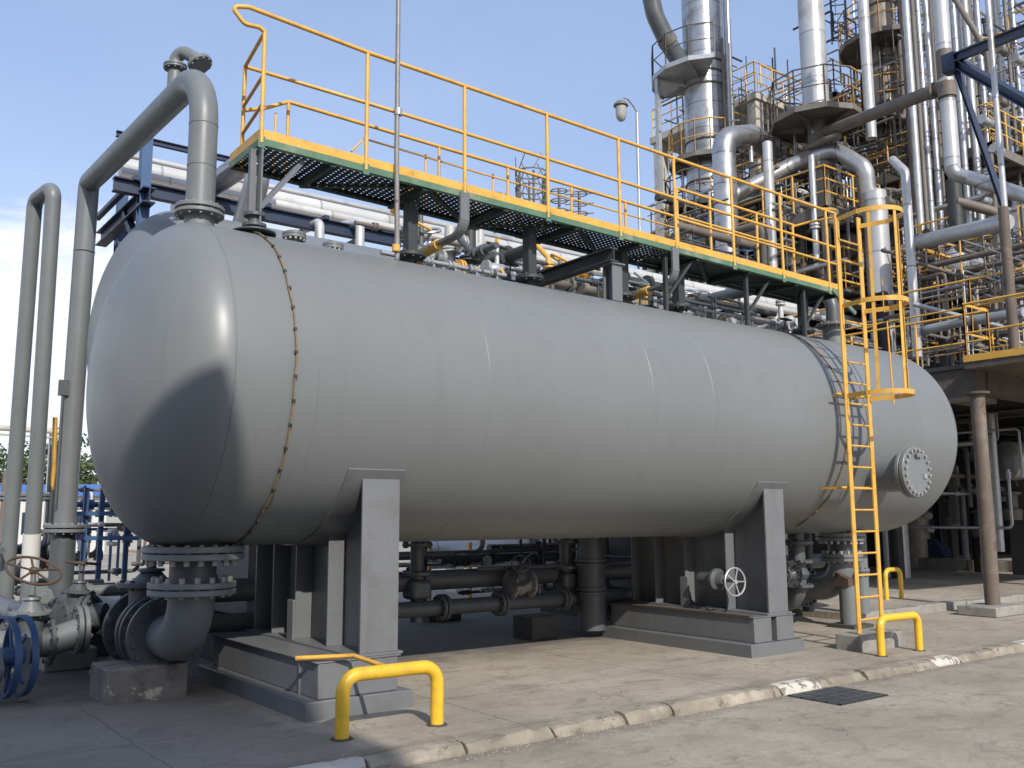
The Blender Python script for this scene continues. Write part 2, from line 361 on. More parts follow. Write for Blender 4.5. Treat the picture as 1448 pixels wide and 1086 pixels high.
# ------------------------------------------------------------------ ground
def structure(o): o['kind'] = 'structure'; return o
m = MB(); m.add([(-1500,-1500,-.085),(1500,-1500,-.085),(1500,1500,-.085),(-1500,1500,-.085)], [(0,1,2,3)])
structure(m.build('road', 'road'))
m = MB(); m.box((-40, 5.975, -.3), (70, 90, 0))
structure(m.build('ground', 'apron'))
m = MB(); x = -6.0; k = 0
while x < 32:                                   # worn kerb stones: broken edges, each a little out of line
    L_ = random.uniform(.5, .95)
    if abs(x-3.2) < .5: L_ = 3.24-x if 3.24-x > .3 else L_
    dz, dy, ty = random.uniform(-.016, .010), random.uniform(-.016, .016), random.uniform(-.02, .02)
    m.m = 1 if (2.2 < x+L_ <= 3.3 or random.random() < .13) else 0
    NS = max(4, int(L_/.075)); vs = []; fs = []
    for s in range(NS+1):
        xx = x+.006+(L_-.014)*s/NS; e = .014 if s in (0, NS) else 0
        j1, j2, j3 = random.gauss(0, .006), random.gauss(0, .008), random.gauss(0, .005)
        yy = dy+ty*(s/NS-.5)
        vs += [(xx, 5.80+yy, -.2), (xx, 5.80+yy+j1+e, -.070), (xx, 5.815+yy+j2+e, -.030+dz+j3-e), (xx, 5.845+yy+j2+e, .000+dz+j3-e), (xx, 5.900, .007+dz+j3*.6-e*.6), (xx, 5.977, .005+dz-e*.5), (xx, 5.977, -.2)]
    for s in range(NS):
        for q in range(7): fs.append((7*s+q, 7*s+(q+1) % 7, 7*s+7+(q+1) % 7, 7*s+7+q))
    fs += [tuple(range(6, -1, -1)), tuple(7*NS+q for q in range(7))]
    m.add(vs, fs)
    x += L_; k += 1
ko = structure(m.build('kerb', ['kerbpaint', 'kerbwhite'], ang=25))
m = MB(); rr_ = random.Random(5)                # grit and crumbs of mortar gathered along the gutter
for _ in range(900):
    gx, gy = rr_.uniform(1.5, 16), 5.80-abs(rr_.gauss(0, .10)); s = rr_.uniform(.004, .013)
    if rr_.random() < .12: gy = rr_.uniform(4.2, 7.1)
    gz = -.085 if gy < 5.8 else (.012 if gy < 5.98 else 0)
    a = rr_.uniform(0, 6.28); c_, s_ = math.cos(a)*s, math.sin(a)*s
    m.add([(gx+c_, gy+s_, gz-.002), (gx-s_, gy+c_*.8, gz-.002), (gx-c_, gy-s_, gz-.002), (gx+s_, gy-c_, gz-.002), (gx+c_*.3, gy, gz+s*.9)], [(0, 1, 4), (1, 2, 4), (2, 3, 4), (3, 0, 4)])
tag(m.build('grit', 'conc', None, (8, 5.7, 0), smooth=False), 'loose grit and crumbs lying along the gutter below the kerb', 'grit', None, 'stuff')
# a second low kerb and step further right, behind the ladder
m = MB()
for i, (x0, x1) in enumerate(((13.2, 15.0), (15.02, 16.6), (16.62, 18.3), (18.32, 20.5), (20.52, 24))):
    m.box((x0, 8.62+.02*(i % 2), -.05), (x1, 8.86, .12+.012*(i % 2)))
structure(m.build('step_kerb', 'conc', bevel=.015))
m = MB(); m.box((13.2, 8.85, -.05), (60, 60, .11)); structure(m.build('pavement', 'apron'))

# unseen building added behind the camera, shaped to shade the left vessel end
bld = T('shade_building', 'plain rendered two step building added unseen behind the viewer to shade the left of the vessel', 'building', (-14, -12, 0))
m = MB(); m.box((-30, -14, -.2), (-.45, -4.0, 10.5)); m.build('wall', 'shade_bldg', bld)
m = MB(); m.box((-10, -10, -.2), (.42, -4.01, 7.3)); m.build('shade_step', 'shade_bldg', bld)
m = MB(); m.box((-30.2, -14.2, 10.5), (-.2, -3.9, 10.8)); m.build('roof', 'conc', bld)
for bx in (-26, -21, -16, -11, -6):
    m = MB(); m.box((bx, -4.02, 5.0), (bx+2.2, -3.96, 6.6)); wd = m.build('window', 'navy', bld)

# ------------------------------------------------------------------ the vessel
RT, YT, ZT, XL, XR = 1.44, 8.415, 2.807, 2.60, 13.40
vessel = T('pressure_vessel', 'long horizontal grey painted pressure vessel with domed ends on two steel saddles', 'pressure vessel', (8, YT, 0))
prof = [(XL-.68*math.cos(i/22*math.pi/2)*1.0, RT*math.sin(i/22*math.pi/2)) for i in range(22)]
prof += [(XL+(XR-XL)*i/30, RT) for i in range(31)]
prof += [(XR+.72*math.sin(i/22*math.pi/2), RT*math.cos(i/22*math.pi/2)) for i in range(1, 23)]
m = MB(); m.lathe((0, YT, ZT), (1, 0, 0), prof, 144); m.build('shell', 'tank', vessel, ang=80)
for xs in (XL, 3.30, 5.03, 7.19, 8.16, XR):
    m = MB(); m.torus((xs, YT, ZT), (1, 0, 0), RT-.002, (.0045 if xs != XL else .008), 120, 6); m.build('weld_seam', 'tank', vessel)
def pol(x, a, r=RT): return V(x, YT-r*math.cos(a), ZT+r*math.sin(a))   # a: angle above the side facing the road
for x0, x1, a in ((3.4, 5.03, -1.18), (5.03, 7.19, -1.12), (7.19, 8.16, -1.2), (8.16, 10.05, -1.14), (3.37, 5.03, .92), (5.03, 7.19, 1.02)):
    m = MB(); m.tube([pol(x0, a, RT-.002), pol(x1, a, RT-.002)], .006, 6); m.build('weld_seam', 'tank', vessel)

def curved_plate(m, x0, x1, a0, a1, r0, r1, n=20):
    vs = []; fs = []
    for i in range(n+1):
        a = a0+(a1-a0)*i/n
        vs += [pol(x0, a, r0), pol(x1, a, r0), pol(x1, a, r1), pol(x0, a, r1)]
    for i in range(n):
        for k in range(4): fs.append((4*i+k, 4*i+(k+1) % 4, 4*i+4+(k+1) % 4, 4*i+4+k))
    fs += [(0, 1, 2, 3), (4*n+3, 4*n+2, 4*n+1, 4*n)]
    return m.add(vs, fs)
def ztank(y): return ZT-math.sqrt(max(0, RT*RT-(y-YT)**2))
def saddle(dx):
    s = MB(); s.prism([(4.035+dx, 7.27, .47)]+[(4.035+dx, 9.56, .47)]+[(4.035+dx, 9.56-2.29*i/24, ztank(9.56-2.29*i/24)-.004) for i in range(25)], (.03, 0, 0))
    sad = s.build('saddle', 'steel', vessel)
    m = MB(); curved_plate(m, 3.70+dx, 4.27+dx, -math.pi+.57, -.57, RT-.01, RT+.014, 40); m.build('wear_plate', 'steel', sad, bevel=.003)
    for y0, zz in ((7.245, None), (9.545, None)):
        m = MB()
        for (x0, x1) in ((3.865, 4.232),):
            m.prism([(x0+dx, y0, .47), (x1+dx, y0, .47), (x1+dx, y0, ztank(y0)-.005), (x0+dx, y0, ztank(y0)-.005)], (0, .025, 0))
        m.build('end_plate', 'steel', sad, bevel=.003)
    for y0 in (7.87, 8.56, 9.10):
        m = MB()
        for (x0, x1) in ((3.865, 4.033), (4.067, 4.232)):
            m.prism([(x0+dx, y0, .47), (x1+dx, y0, .47), (x1+dx, y0, ztank(y0)-.004), (x0+dx, y0, ztank(y0)-.004)], (0, .022, 0))
        m.build('stiffener', 'steel', sad, bevel=.003)
    m = MB(); m.box((3.80+dx, 7.22, .448), (4.27+dx, 9.62, .470)); m.build('foot_plate', 'steel', sad, bevel=.003)
    m = MB(); m.box((3.80+dx, 8.47, .471), (3.835+dx, 8.60, .84)); m.build('gusset', 'steel', sad, bevel=.003)
saddle(0); saddle(5.45)

def plinth(x, label, split):
    t = T('saddle_plinth', label, 'plinth', (x, 8.4, 0), 'steel plinths under the vessel saddles')
    m = MB(); m.box((x-.495, 7.15, -.02), (x+.495, 9.68, .148)); m.build('base', 'steel', t, bevel=.008)
    m = MB()
    if split:
        m.box((x-.37, 7.20, .150), (x-.05, 9.63, .435)); m.box((x+.05, 7.20, .150), (x+.37, 9.63, .435)); m.box((x-.055, 7.32, .150), (x+.055, 9.6, .43))
    else:
        m.box((x-.37, 7.20, .150), (x+.37, 9.63, .435))
    m.build('beam', 'steel', t, bevel=.008)
    m = MB(); m.box((x-.395, 7.19, .435), (x+.395, 9.64, .448)); m.build('top_plate', 'steel', t, bevel=.003)
    if not split:
        m = MB(); m.bar((x-.376, 7.55, .15), (x-.376, 7.55, .40), .03, .012, (1, 0, 0)); m.build('stiffener', 'steel', t)
    else:
        m = MB(); m.box((x-.40, 7.24, .4495), (x-.30, 9.4, .4625)); m.build('shim_plate', 'wood', t)
    return t
plinth(3.837, 'stepped grey steel plinth under the left saddle behind the near yellow barrier', False)
plinth(9.343, 'stepped grey steel plinth under the right saddle with a slot in its front end', True)

# manhole on the right part of the shell
m = MB(); m.cyl((11.60, 7.35, 2.185), (11.60, 6.64, 2.185), .255, 40)
mh = m.build('manhole', 'tank', vessel)
m = MB(); m.flange((11.60, 6.665, 2.185), (0, -1, 0), .335, .05, 20, .017, .035, True); m.build('neck_flange', ['tank', 'bolt'], mh)
m = MB(); m.flange((11.60, 6.60, 2.185), (0, -1, 0), .335, .062, 20, .021, .035, False); m.lathe((11.60, 6.60, 2.185), (0, -1, 0), [(.0, .30), (.033, .30), (.034, 0)], 40)
m.m = 0; m.bar((11.55, 6.53, 2.40), (11.69, 6.53, 2.40), .015, .05); m.build('cover', ['tank', 'bolt'], mh)
m = MB(); m.box((11.74, 6.548, 2.10), (11.82, 6.566, 2.16)); m.build('name_tag', 'galv', mh)

# nozzles on top of the shell
def top_nozzle(p, r, R, h, name='top_nozzle', mat='tank', blind=True):
    m = MB(); zt = ZT+math.sqrt(RT*RT-(p.y-YT)**2); m.cyl((p.x, p.y, zt-.06), (p.x, p.y, zt+h), r, 24)
    o = m.build(name, mat, vessel)
    m = MB(); m.flange((p.x, p.y, zt+h), (0, 0, 1), R, .035, 12, .013, .02, True); m.build('flange', [mat, 'bolt'], o)
    if blind:
        m = MB(); m.lathe((p.x, p.y, zt+h+.02), (0, 0, 1), [(0, R), (.022, R), (.03, R*.85), (.05, R*.35), (.052, 0)], 32); m.build('blind_cover', mat, o)
    return zt+h
top_nozzle(A(416, 336, 8.42), .055, .115, .11)
top_nozzle(A(471, 350, 8.42), .06, .105, .075)
ZN = top_nozzle(V(2.735, YT, 0), .135, .222, .155, blind=False)

# bottom outlets
def outlet(x, r, R1, R2, label, grp=None):
    y = YT; zt = ZT-RT+.03
    m = MB(); m.lathe((x, y, zt+.06), (0, 0, -1), [(0, r*1.75), (.05, r*1.65), (.09, r*1.25), (.13, r*1.2), (.2, r*1.2)], 36); nz = m.build('bottom_nozzle', 'tank', vessel)
    m = MB(); m.flange((x, y, zt-.055), (0, 0, -1), R1, .055, 20, .022, .012, True); m.build('flange', ['tank', 'bolt'], nz)
    t = T('outlet_pipe', label, 'pipe', (x, y, 0), grp)
    z1 = zt-.120
    m = MB(); m.flange((x, y, z1), (0, 0, -1), R1, .055, 20, .024, .045, True); m.build('upper_flange', ['pipe', 'bolt'], t)
    m = MB(); m.cyl((x, y, z1), (x, y, z1-.25), r*1.0, 32); m.build('spool', 'darkpipe', t)
    m = MB(); m.flange((x, y, z1-.245), (0, 0, -1), R2, .05, 16, .024, .045, True); m.build('lower_flange', ['pipe', 'bolt'], t)
    m = MB(); m.flange((x, y, z1-.305), (0, 0, -1), R2, .05, 16, .02, .02, True); m.build('elbow_flange', ['pipe', 'bolt'], t)
    ze = z1-.305; yo = y+.62; rr = .42
    m = MB(); m.tube(fillet([(x, y, ze), (x, y, ze-.02-rr), (x, yo, ze-.02-rr)], rr, 14), r, 36); m.build('elbow', 'pipe', t)
    zc = ze-.02-rr
    for k, nm in enumerate(('end_flange', 'valve_flange')):
        m = MB(); m.flange((x, yo+.02+k*.24, zc), (0, 1, 0), R2*.98, .05, 16, .026, .035, True); m.build(nm, ['darkpipe', 'darkpipe'], t)
    m = MB(); m.cyl((x, yo, zc), (x, yo+.28, zc), r*1.05, 32); m.build('spacer', 'darkpipe', t)
    return yo, zc
yo, zc = outlet(2.82, .200, .435, .375, 'big grey flanged elbow pipe under the left end of the vessel')
yo2, zc2 = outlet(12.58, .185, .355, .315, 'grey flanged elbow pipe under the right end of the vessel behind the ladder', None)
# concrete block under the left elbow
m = MB(); m.box((2.26, 8.86, -.02), (2.97, 9.45, .30)); o = m.build('concrete_block', 'block', None, (2.6, 9.15, 0), bevel=.02)
tag(o, 'stained concrete block with pale patches under the left outlet elbow', 'concrete block', 'concrete pads carrying pipework')
m = MB(); m.box((2.50, 9.00, .30), (2.85, 9.16, .33)); m.box((2.62, 9.06, .33), (2.66, 9.10, .5)); tag(m.build('pipe_shoe', 'darkpipe', None, (2.7, 9.1, .3)), 'dark steel shoe between the left elbow flange and its concrete block', 'pipe shoe')

# heat tracing cable round the left end, on stand-off clips
c = T('tracing_cable', 'thin brown clipped cable looped round the left end of the vessel', 'cable', (3.09, YT, 0))
m = MB(); m.tube([pol(3.09+.005*math.sin(a*9)+.003*math.sin(a*23), a, RT+.014) for a in [(-1.75+3.6*i/120) for i in range(121)]], .0085, 8); m.build('wire', 'brownwire', c)
for i in range(26):
    a = -1.68+3.4*i/25; m = MB(); p0 = pol(3.09, a, RT-.005); m.bar(p0, pol(3.09, a, RT+.026), .026, .024, (1, 0, 0)); m.build('clip', 'blacksteel', c)
c = T('thin_pipe', 'thin yellowish tube following the curve of the shell just left of the ladder', 'pipe', (10.72, YT, 0))
m = MB(); m.tube([pol(10.72+.012*math.sin(a*6), a, RT+.012) for a in [(-1.15+2.6*i/70) for i in range(71)]], .009, 8); m.build('tube', 'brownwire', c)
for i in range(7):
    a = -.9+1.9*i/6; m = MB(); m.bar(pol(10.72, a, RT-.005), pol(10.72, a, RT+.024), .03, .02, (1, 0, 0)); m.build('clip', 'brownwire', c)

# ------------------------------------------------------------------ big vapour pipe from the left nozzle
vp = T('vapour_pipe', 'thick grey pipe rising from the left vessel end and bending down to the ground', 'pipe', (2.74, YT, 0))
z0 = ZN+.036
m = MB(); m.flange((2.735, YT, z0+.018), (0, 0, 1), .222, .040, 16, .010, .014, True); m.build('flange', ['tank', 'bolt'], vp)
m = MB(); m.tube(fillet([(2.735, YT, z0), (2.735, YT, 5.86), (2.75, 13.09, 6.10), (2.75, 13.28, .55)], [.60, .10], 16), .131, 36); m.build('pipe', 'pipe', vp)
for z in (4.86, 5.27): 
    m = MB(); m.torus((2.735, YT, z), (0, 0, 1), .130, .005, 40, 6); m.build('weld_seam', 'pipe', vp)
m = MB(); m.torus((2.75, 13.11, 5.15), (0, 0, 1), .130, .005, 40, 6); m.build('weld_seam', 'pipe', vp)
for z in (1.52, 1.46): 
    m = MB(); m.flange((2.75, 13.25, z), (0, 0, 1), .25, .045, 14, .016, .02, True); m.build('lower_flange', ['pipe', 'bolt'], vp)
m = MB(); m.cyl((2.75, 13.25, .02), (2.75, 13.25, 1.45), .15, 24); m.build('riser', 'darkpipe', vp)
# relief branch on the top bend
pb = V(2.735, 9.40, 5.94)
m = MB(); m.tube(fillet([pb, pb+V(0, 0, .34)], .01), .072, 24); br = m.build('relief_branch', 'pipe', vp)
m = MB(); m.flange(pb+V(0, 0, .305), (0, 0, 1), .118, .022, 10, .009, .012, True); m.flange(pb+V(0, 0, .332), (0, 0, 1), .118, .022, 10, .009, .012, True); m.build('flange', ['pipe', 'bolt'], br)
dn = V(.30, -.42, -.86).normalized(); e1 = pb+V(0, 0, .54); e2 = Ax(280, 85, 2.89)
m = MB(); m.tube(fillet([pb+V(0, 0, .32), e1, e2, e2+dn*.05], .12, 10), .066, 24); m.build('elbow', 'pipe', br)
m = MB(); m.flange(e2+dn*.05, dn, .125, .045, 10, .009, .012, True); m.lathe(e2+dn*.055, dn, [(.0, .10), (.024, .10), (.025, 0)], 24); m.build('end_flange', ['pipe', 'bolt'], br)
m = MB(); m.prism([pb+V(-.005, .07, 0), pb+V(-.005, .33, .10), pb+V(-.005, .06, .30)], (.012, 0, 0)); m.build('gusset', 'pipe', br)
# conduit and clamp on the vertical leg
m = MB(); m.tube(fillet([(2.60, 13.09, 1.8), (2.60, 13.09, 3.2)], .1), .02, 8); m.box((2.55, 13.06, 3.2), (2.66, 13.16, 3.4)); m.build('conduit', 'darkpipe', vp)

# ------------------------------------------------------------------ twin vent pipe far left
vt = T('vent_pipe', 'thin grey pipe bent into a tall narrow loop at the far left edge', 'pipe', (2.2, 13, 0))
pa, pc = Ad(76, 268, 12.6), Ad(46, 330, 12.95)
zt_ = zat(pa.x, pa.y, 252)
qa, qc = Ad(50, 700, 12.6), Ad(18, 700, 12.95)
m = MB(); m.tube(fillet([V(qa.x, qa.y, .35), V(pa.x, pa.y, zt_-.12), V(pc.x, pc.y, zt_-.17), V(qc.x, qc.y, .35)], [.14, .14], 10), .100, 28); m.build('pipe', 'pipe', vt)
for q in (qa, qc):
    for dz in (0, -.05):
        m = MB(); m.flange((q.x, q.y, q.z+dz), (0, 0, 1), .185, .04, 12, .013, .018, True); m.build('flange', ['pipe', 'bolt'], vt)
    m = MB(); m.tube(fillet([V(q.x, q.y, .55), V(q.x, q.y, .22), V(q.x-.1, q.y-.75, .22)], .2, 8), .115, 24); m.build('elbow', 'darkpipe', vt)
lg = V(pa.x, pa.y, zt_-.12)-V(qa.x, qa.y, .35); m = MB(); m.cyl(V(qa.x, qa.y, .35)+lg*((.80-.35)/lg.z), V(qa.x, qa.y, .35)+lg*((1.42-.35)/lg.z), .112, 28); m.build('white_band', 'bwhite', vt)

# thin post with a hook beside the vessel
t = T('conduit_post', 'slender grey conduit post with a hooked top beside the left end of the vessel', 'post', tuple(Az(98, 862, 0)))
b0 = Az(98, 862, .0); ztp = zat(b0.x, b0.y, 562)
m = MB(); m.tube([b0, V(b0.x, b0.y, ztp)], .028, 14); m.build('pole', 'galv', t)
m = MB(); m.tube(fillet([V(b0.x, b0.y, ztp), V(b0.x-.02, b0.y, ztp+.07), V(b0.x-.12, b0.y+.05, ztp+.05), V(b0.x-.14, b0.y+.05, ztp-.05)], .04), .014, 8); m.build('hook', 'yellow', t)
m = MB(); m.box((b0.x-.02, b0.y-.02, ztp-.16), (b0.x+.02, b0.y+.12, ztp-.13)); m.build('clamp', 'yellow', t)
# ------------------------------------------------------------------ walkway over the vessel
PF, PB = 8.00, 8.76                       # front and rear edge
def zd(x): return 5.097-.0125*(x-4.25)    # deck level
X0, X1 = 3.13, 12.35
wk = T('walkway', 'long narrow steel walkway with green edge and yellow railings over the vessel', 'walkway', (8, 8.4, 5.0))
def along(m, y0, y1, za, zb, x0=X0, x1=X1):
    m.prism([(x0, y0, zd(x0)+za), (x0, y0, zd(x0)+zb), (x0, y1, zd(x0)+zb), (x0, y1, zd(x0)+za)], (x1-x0, 0, zd(x1)-zd(x0)))
m = MB(); x = X0+.03
while x < 8.75: m.bar((x, PF+.01, zd(x)-.004), (x, PB-.01, zd(x)-.004), .050, .003); x += .072
y = PF+.03
while y < PB: along(m, y, y+.035, -.009, -.006, X0, 8.75); y += .058
m.build('deck_grating', 'blacksteel', wk, smooth=False)
m = MB(); along(m, PF+.01, PB-.01, -.010, -.004, 8.76, X1); m.build('deck_plate', 'blacksteel', wk, smooth=False)
m = MB(); along(m, PF-.012, PF, -.066, 0); along(m, PF, PF+.05, -.066, -.058); m.build('edge_channel', 'green', wk, smooth=False)
m = MB(); along(m, PB, PB+.012, -.066, 0); along(m, PB-.05, PB, -.066, -.058); m.build('edge_channel', 'greenshade', wk, smooth=False)
m = MB(); m.box((X0-.012, PF-.012, zd(X0)-.066), (X0, PB+.012, zd(X0))); m.build('end_channel', 'green', wk, smooth=False)
m = MB(); along(m, PF-.010, PF-.003,   .002, .088); m.build('toe_board', 'yellow', wk, smooth=False)
m = MB(); m.box((X0-.010, PF-.01, zd(X0)+.002), (X0-.003, PB, zd(X0)+.088)); m.build('toe_board', 'yellow', wk, smooth=False)
m = MB(); along(m, PB+.003, PB+.010,   .002, .088, 9.6, X1); m.build('toe_board', 'yellow', wk, smooth=False)
for x in [X0+.75+1.05*i for i in range(9)]:
    m = MB(); m.bar((x, PF+.01, zd(x)-.06), (x, PB-.01, zd(x)-.06), .05, .07); m.build('cross_member', 'greenshade', wk, smooth=False)
for i, x in enumerate([X0+.75+1.05*i for i in range(8)]):
    m = MB(); a, b = (PF+.02, PB-.02) if i % 2 else (PB-.02, PF+.02); m.bar((x+.03, a, zd(x)-.07), (x+1.0, b, zd(x)-.07), .05, .035); m.build('diagonal', 'greenshade', wk, smooth=False)
# front railing
HR, MR, RR = 1.205, .665, .0215
FP = [A(520, 75, PF).x, A(657, 122, PF).x, A(773, 162, PF).x, A(874, 200, PF).x, A(952, 225, PF).x, A(1033, 253, PF).x, A(1102, 278, PF).x, A(1167, 300, PF).x]
hc = V(3.135, PF, zd(3.13)+1.055)                        # corner post top
rp = V(3.24, PB, zd(3.24)+1.05)                           # rear left post top
hoop = [A(334, 9, PF+.02), A(331, 14, PF+.03), A(346, 34, PF+.02)]
top = [hc, hc+V(-.05, .0, .03)]+[hoop[2], hoop[1], hoop[0]]+[A(352, 10, PF), V(FP[0], PF, zd(FP[0])+HR)]+[V(x, PF, zd(x)+HR) for x in FP[1:]]+[V(12.28, PF, zd(12.28)+HR)]
m = MB(); m.tube(fillet(top, .08, 5), RR, 12); m.build('handrail', 'yellow', wk)
m = MB(); m.tube([rp]+[V(x, PF+.005, zd(x)+MR) for x in FP[:5]]+[V(12.28, PF+.005, zd(12.28)+MR)], .019, 10); m.build('mid_rail', 'yellow', wk)
m = MB(); m.tube([V(x, PF+.005, zd(x)+.40) for x in FP[4:]]+[V(12.28, PF+.005, zd(12.28)+.40)], .017, 10); m.build('mid_rail', 'yellow', wk)
m = MB(); m.tube([hc, rp], .019, 10); m.build('end_rail', 'yellow', wk)
for k in (.62, .33):
    m = MB(); m.tube([V(hc.x, PF, zd(3.1)+k), V(rp.x, PB, zd(3.1)+k)], .017, 10); m.build('end_rail', 'yellow', wk)
for p in [hc]+[V(x, PF, zd(x)+HR) for x in FP]+[V(12.25, PF, zd(12.25)+HR)]:
    m = MB(); m.tube([V(p.x, PF-.012, zd(p.x)-.05), V(p.x, PF, p.z)], .0205, 12); pst = m.build('handrail_post', 'yellow', wk)
    m = MB(); m.box((p.x-.035, PF-.024, zd(p.x)-.10), (p.x+.035, PF-.0125, zd(p.x)+.015)); m.build('foot_clip', 'green', pst, bevel=.002)
m = MB(); m.tube([V(rp.x, PB, zd(rp.x)-.08), rp], .0205, 12); m.build('handrail_post', 'yellow', wk)
# rear railing: a low length, then a full-height length near the ladder
r0 = A(408, 144, PB); HB = r0.z-zd(r0.x)
m = MB(); m.tube([V(rp.x, PB, zd(3.3)+.58), V(3.45, PB, zd(3.4)+.66), r0]+[V(x, PB, zd(x)+HB-.004*(x-3.9)) for x in (5, 6.5, 8, 9.6)], .020, 10); m.build('rear_handrail', 'yellow', wk)
m = MB(); m.tube([A(497, 214, PB)]+[A(515, 196, PB)]+[V(x, PB, zd(x)+HB-.19) for x in (6.2, 8, 9.6)], .012, 8); m.build('rear_mid_rail', 'yellow', wk)
for px, py in ((408, 144), (621, 209), (718, 238), (808, 265), (884, 287)):
    q = A(px, py, PB); m = MB(); m.tube([V(q.x, PB, zd(q.x)), q], .018, 10); m.build('handrail_post', 'yellow', wk)
for px, py in ((390, 160), (602, 218), (697, 246)):
    q = A(px, py, PB+.02); m = MB(); m.tube([V(q.x, PB+.02, zd(q.x)), q], .013, 8); m.build('rail_stub', 'yellow', wk)
for h, r in ((1.22, .021), (.82, .018), (.42, .018)):
    m = MB(); m.tube([V(9.55, PB, zd(9.6)+h), V(12.28, PB, zd(12.3)+h)], r, 10); m.build('rear_handrail', 'yellow', wk)
for x in (9.58, 10.28, 11.35, 12.25):
    m = MB(); m.tube([V(x, PB, zd(x)-.05), V(x, PB, zd(x)+1.22)], .0205, 12); m.build('handrail_post', 'yellow', wk)
# end of the walkway by the ladder
m = MB(); m.tube(fillet([V(12.28, PB, zd(12.3)+1.2), V(12.42, PB-.2, zd(12.3)+1.25), V(12.42, PF+.1, zd(12.3)+1.2), V(12.28, PF, zd(12.3)+HR)], .08, 5), .02, 10); m.build('end_rail', 'yellow', wk)
m = MB(); m.bar((X1-.3, PF-.04, zd(X1)-.03), (X1+.25, PF-.04, zd(X1)-.32), .06, .03, (0, 1, 0)); m.build('edge_strut', 'green', wk)
# legs and brackets
def shell_z(y): return ZT+math.sqrt(max(0, RT*RT-(y-YT)**2))
m = MB(); m.bar((3.15, PF+.03, zd(3.15)-.02), (3.15, PF+.03, shell_z(PF+.03)+.01), .10, .016, (1, 0, 0)); m.bar((3.10, PF+.09, zd(3.15)-.09), (3.10, PF+.09, shell_z(PF+.09)+.2), .06, .05); m.build('support_leg', 'steel', wk)
m = MB(); m.bar((3.16, PF+.03, shell_z(8.03)+.26), (3.60, PF+.10, zd(3.6)-.08), .045, .045); m.build('brace', 'steel', wk)
m = MB(); m.lathe((3.13, 8.07, shell_z(8.07)), (0, 0, 1), [(0, .20), (.012, .20), (.014, .07), (.06, .065), (.06, .11), (.09, .11), (.09, .06), (.16, .06), (.16, .10), (.19, .10), (.19, .0)], 24); m.build('foot_flange', 'darkpipe', wk)
for px in (655, 951):
    q = A(px, 300, PF); x = q.x
    pts = fillet([V(x, PF-.02, zd(x)-.02), V(x, PF-.02, zd(x)-.46), V(x-.05, PF+.50, zd(x)-.50)], .18, 8)
    m = MB(); 
    for a, b in zip(pts[:-1], pts[1:]): m.bar(a, b+(b-a)*.12, .115, .03, (0, 1, 0) if abs((b-a).normalized().y) < .7 else (0, 0, 1))
    bk = m.build('bracket', 'steel', wk)
    m = MB(); m.tube([pts[-1]-V(0, .1, 0), pts[-1]+V(.02, .32, -.015), V(x+.05, 9.05, zd(x)-.60)], .062, 14); m.build('pipe_arm', 'yellow', bk)
for px, py in ((580, 366), (749, 374), (880, 402), (960, 428), (1136, 455)):
    q = A(px, py, 8.42); zz = shell_z(8.42)
    m = MB(); m.box((q.x-.06, 8.36, zz+.17), (q.x+.06, 8.48, zd(q.x)-.03)); lg = m.build('support_leg', 'blacksteel', wk, bevel=.004)
    m = MB(); m.cyl((q.x, 8.42, zz-.02), (q.x, 8.42, zz+.13), .05, 16); m.flange((q.x, 8.42, zz+.15), (0, 0, 1), .17, .045, 10, .014, .02, True); m.build('foot_flange', ['blacksteel', 'blacksteel'], lg)
m = MB(); b = A(868, 358, 7.90); m.ibeam((7.48, 7.86, b.z-.03), (7.40, 9.9, b.z-.08), .17, .13, .02); m.build('carrying_beam', 'blacksteel', wk)
m = MB(); q = A(856, 385, 8.0); m.ibeam((7.56, 7.98, shell_z(7.98)-.02), (7.56, 7.98, b.z-.13), .17, .16, .018, (0, 1, 0)); m.box((7.45, 7.87, b.z-.135), (7.67, 8.09, b.z-.115)); m.build('support_leg', 'steel', wk)
for x in (8.6, 10.2, 11.5):
    m = MB(); m.bar((x, 8.1, shell_z(8.1)), (x, 8.1, zd(x)-.09), .05, .05); m.bar((x, 8.1, shell_z(8.1)+.15), (x+.5, 8.1, zd(x)-.1), .035, .035); m.build('brace', 'blacksteel', wk)

# mast clamped to the railing
mp = A(562, 366, 7.96); t = T('mast_pole', 'tall thin grey mast clamped to the walkway railing, foot on the vessel', 'mast', tuple(mp))
m = MB(); m.tube([V(mp.x, 7.965, shell_z(7.965)), V(mp.x-.03, 7.955, 5.3), V(mp.x-.045, 7.95, 8.6)], [.027, .026, .022], 14); m.build('pole', 'mast', t)
for zz in (zd(mp.x)+MR-.02, shell_z(7.96)+.12):
    m = MB(); m.cyl((mp.x-.02, 7.955, zz-.035), (mp.x-.02, 7.955, zz+.035), .042, 14); m.build('clamp', 'galv' if zz > 5 else 'yellow', t)

# ------------------------------------------------------------------ caged ladder
lx0, lx1, ly, lz0, lz1 = 10.462, 10.962, 6.80, .19, 5.46
ld = T('caged_ladder', 'yellow caged access ladder standing in front of the right end of the vessel', 'ladder', (10.7, ly, lz0))
for x in (lx0, lx1):
    m = MB(); m.bar((x, ly, lz0), (x-.005, ly, lz1+(.10 if x == lx1 else 0)), .022, .075, (1, 0, 0)); m.build('stringer', 'yellow', ld, bevel=.004)
k = 0
while lz0+.16+k*.268 < lz1-.05:
    z = lz0+.16+k*.268; m = MB(); m.tube([V(lx0, ly, z), V(lx1, ly, z)], .0125, 8); m.build('rung', 'yellow', ld); k += 1
def hoop_pts(z, a0=0, a1=1, nn=24):
    cx = (lx0+lx1)/2; p = [V(lx0, ly-.02, z)]
    for i in range(nn+1):
        a = math.pi+math.pi*i/nn; p.append(V(cx+.34*math.cos(a), ly-.33+.40*math.sin(a), z))
    return p+[V(lx1, ly-.02, z)]
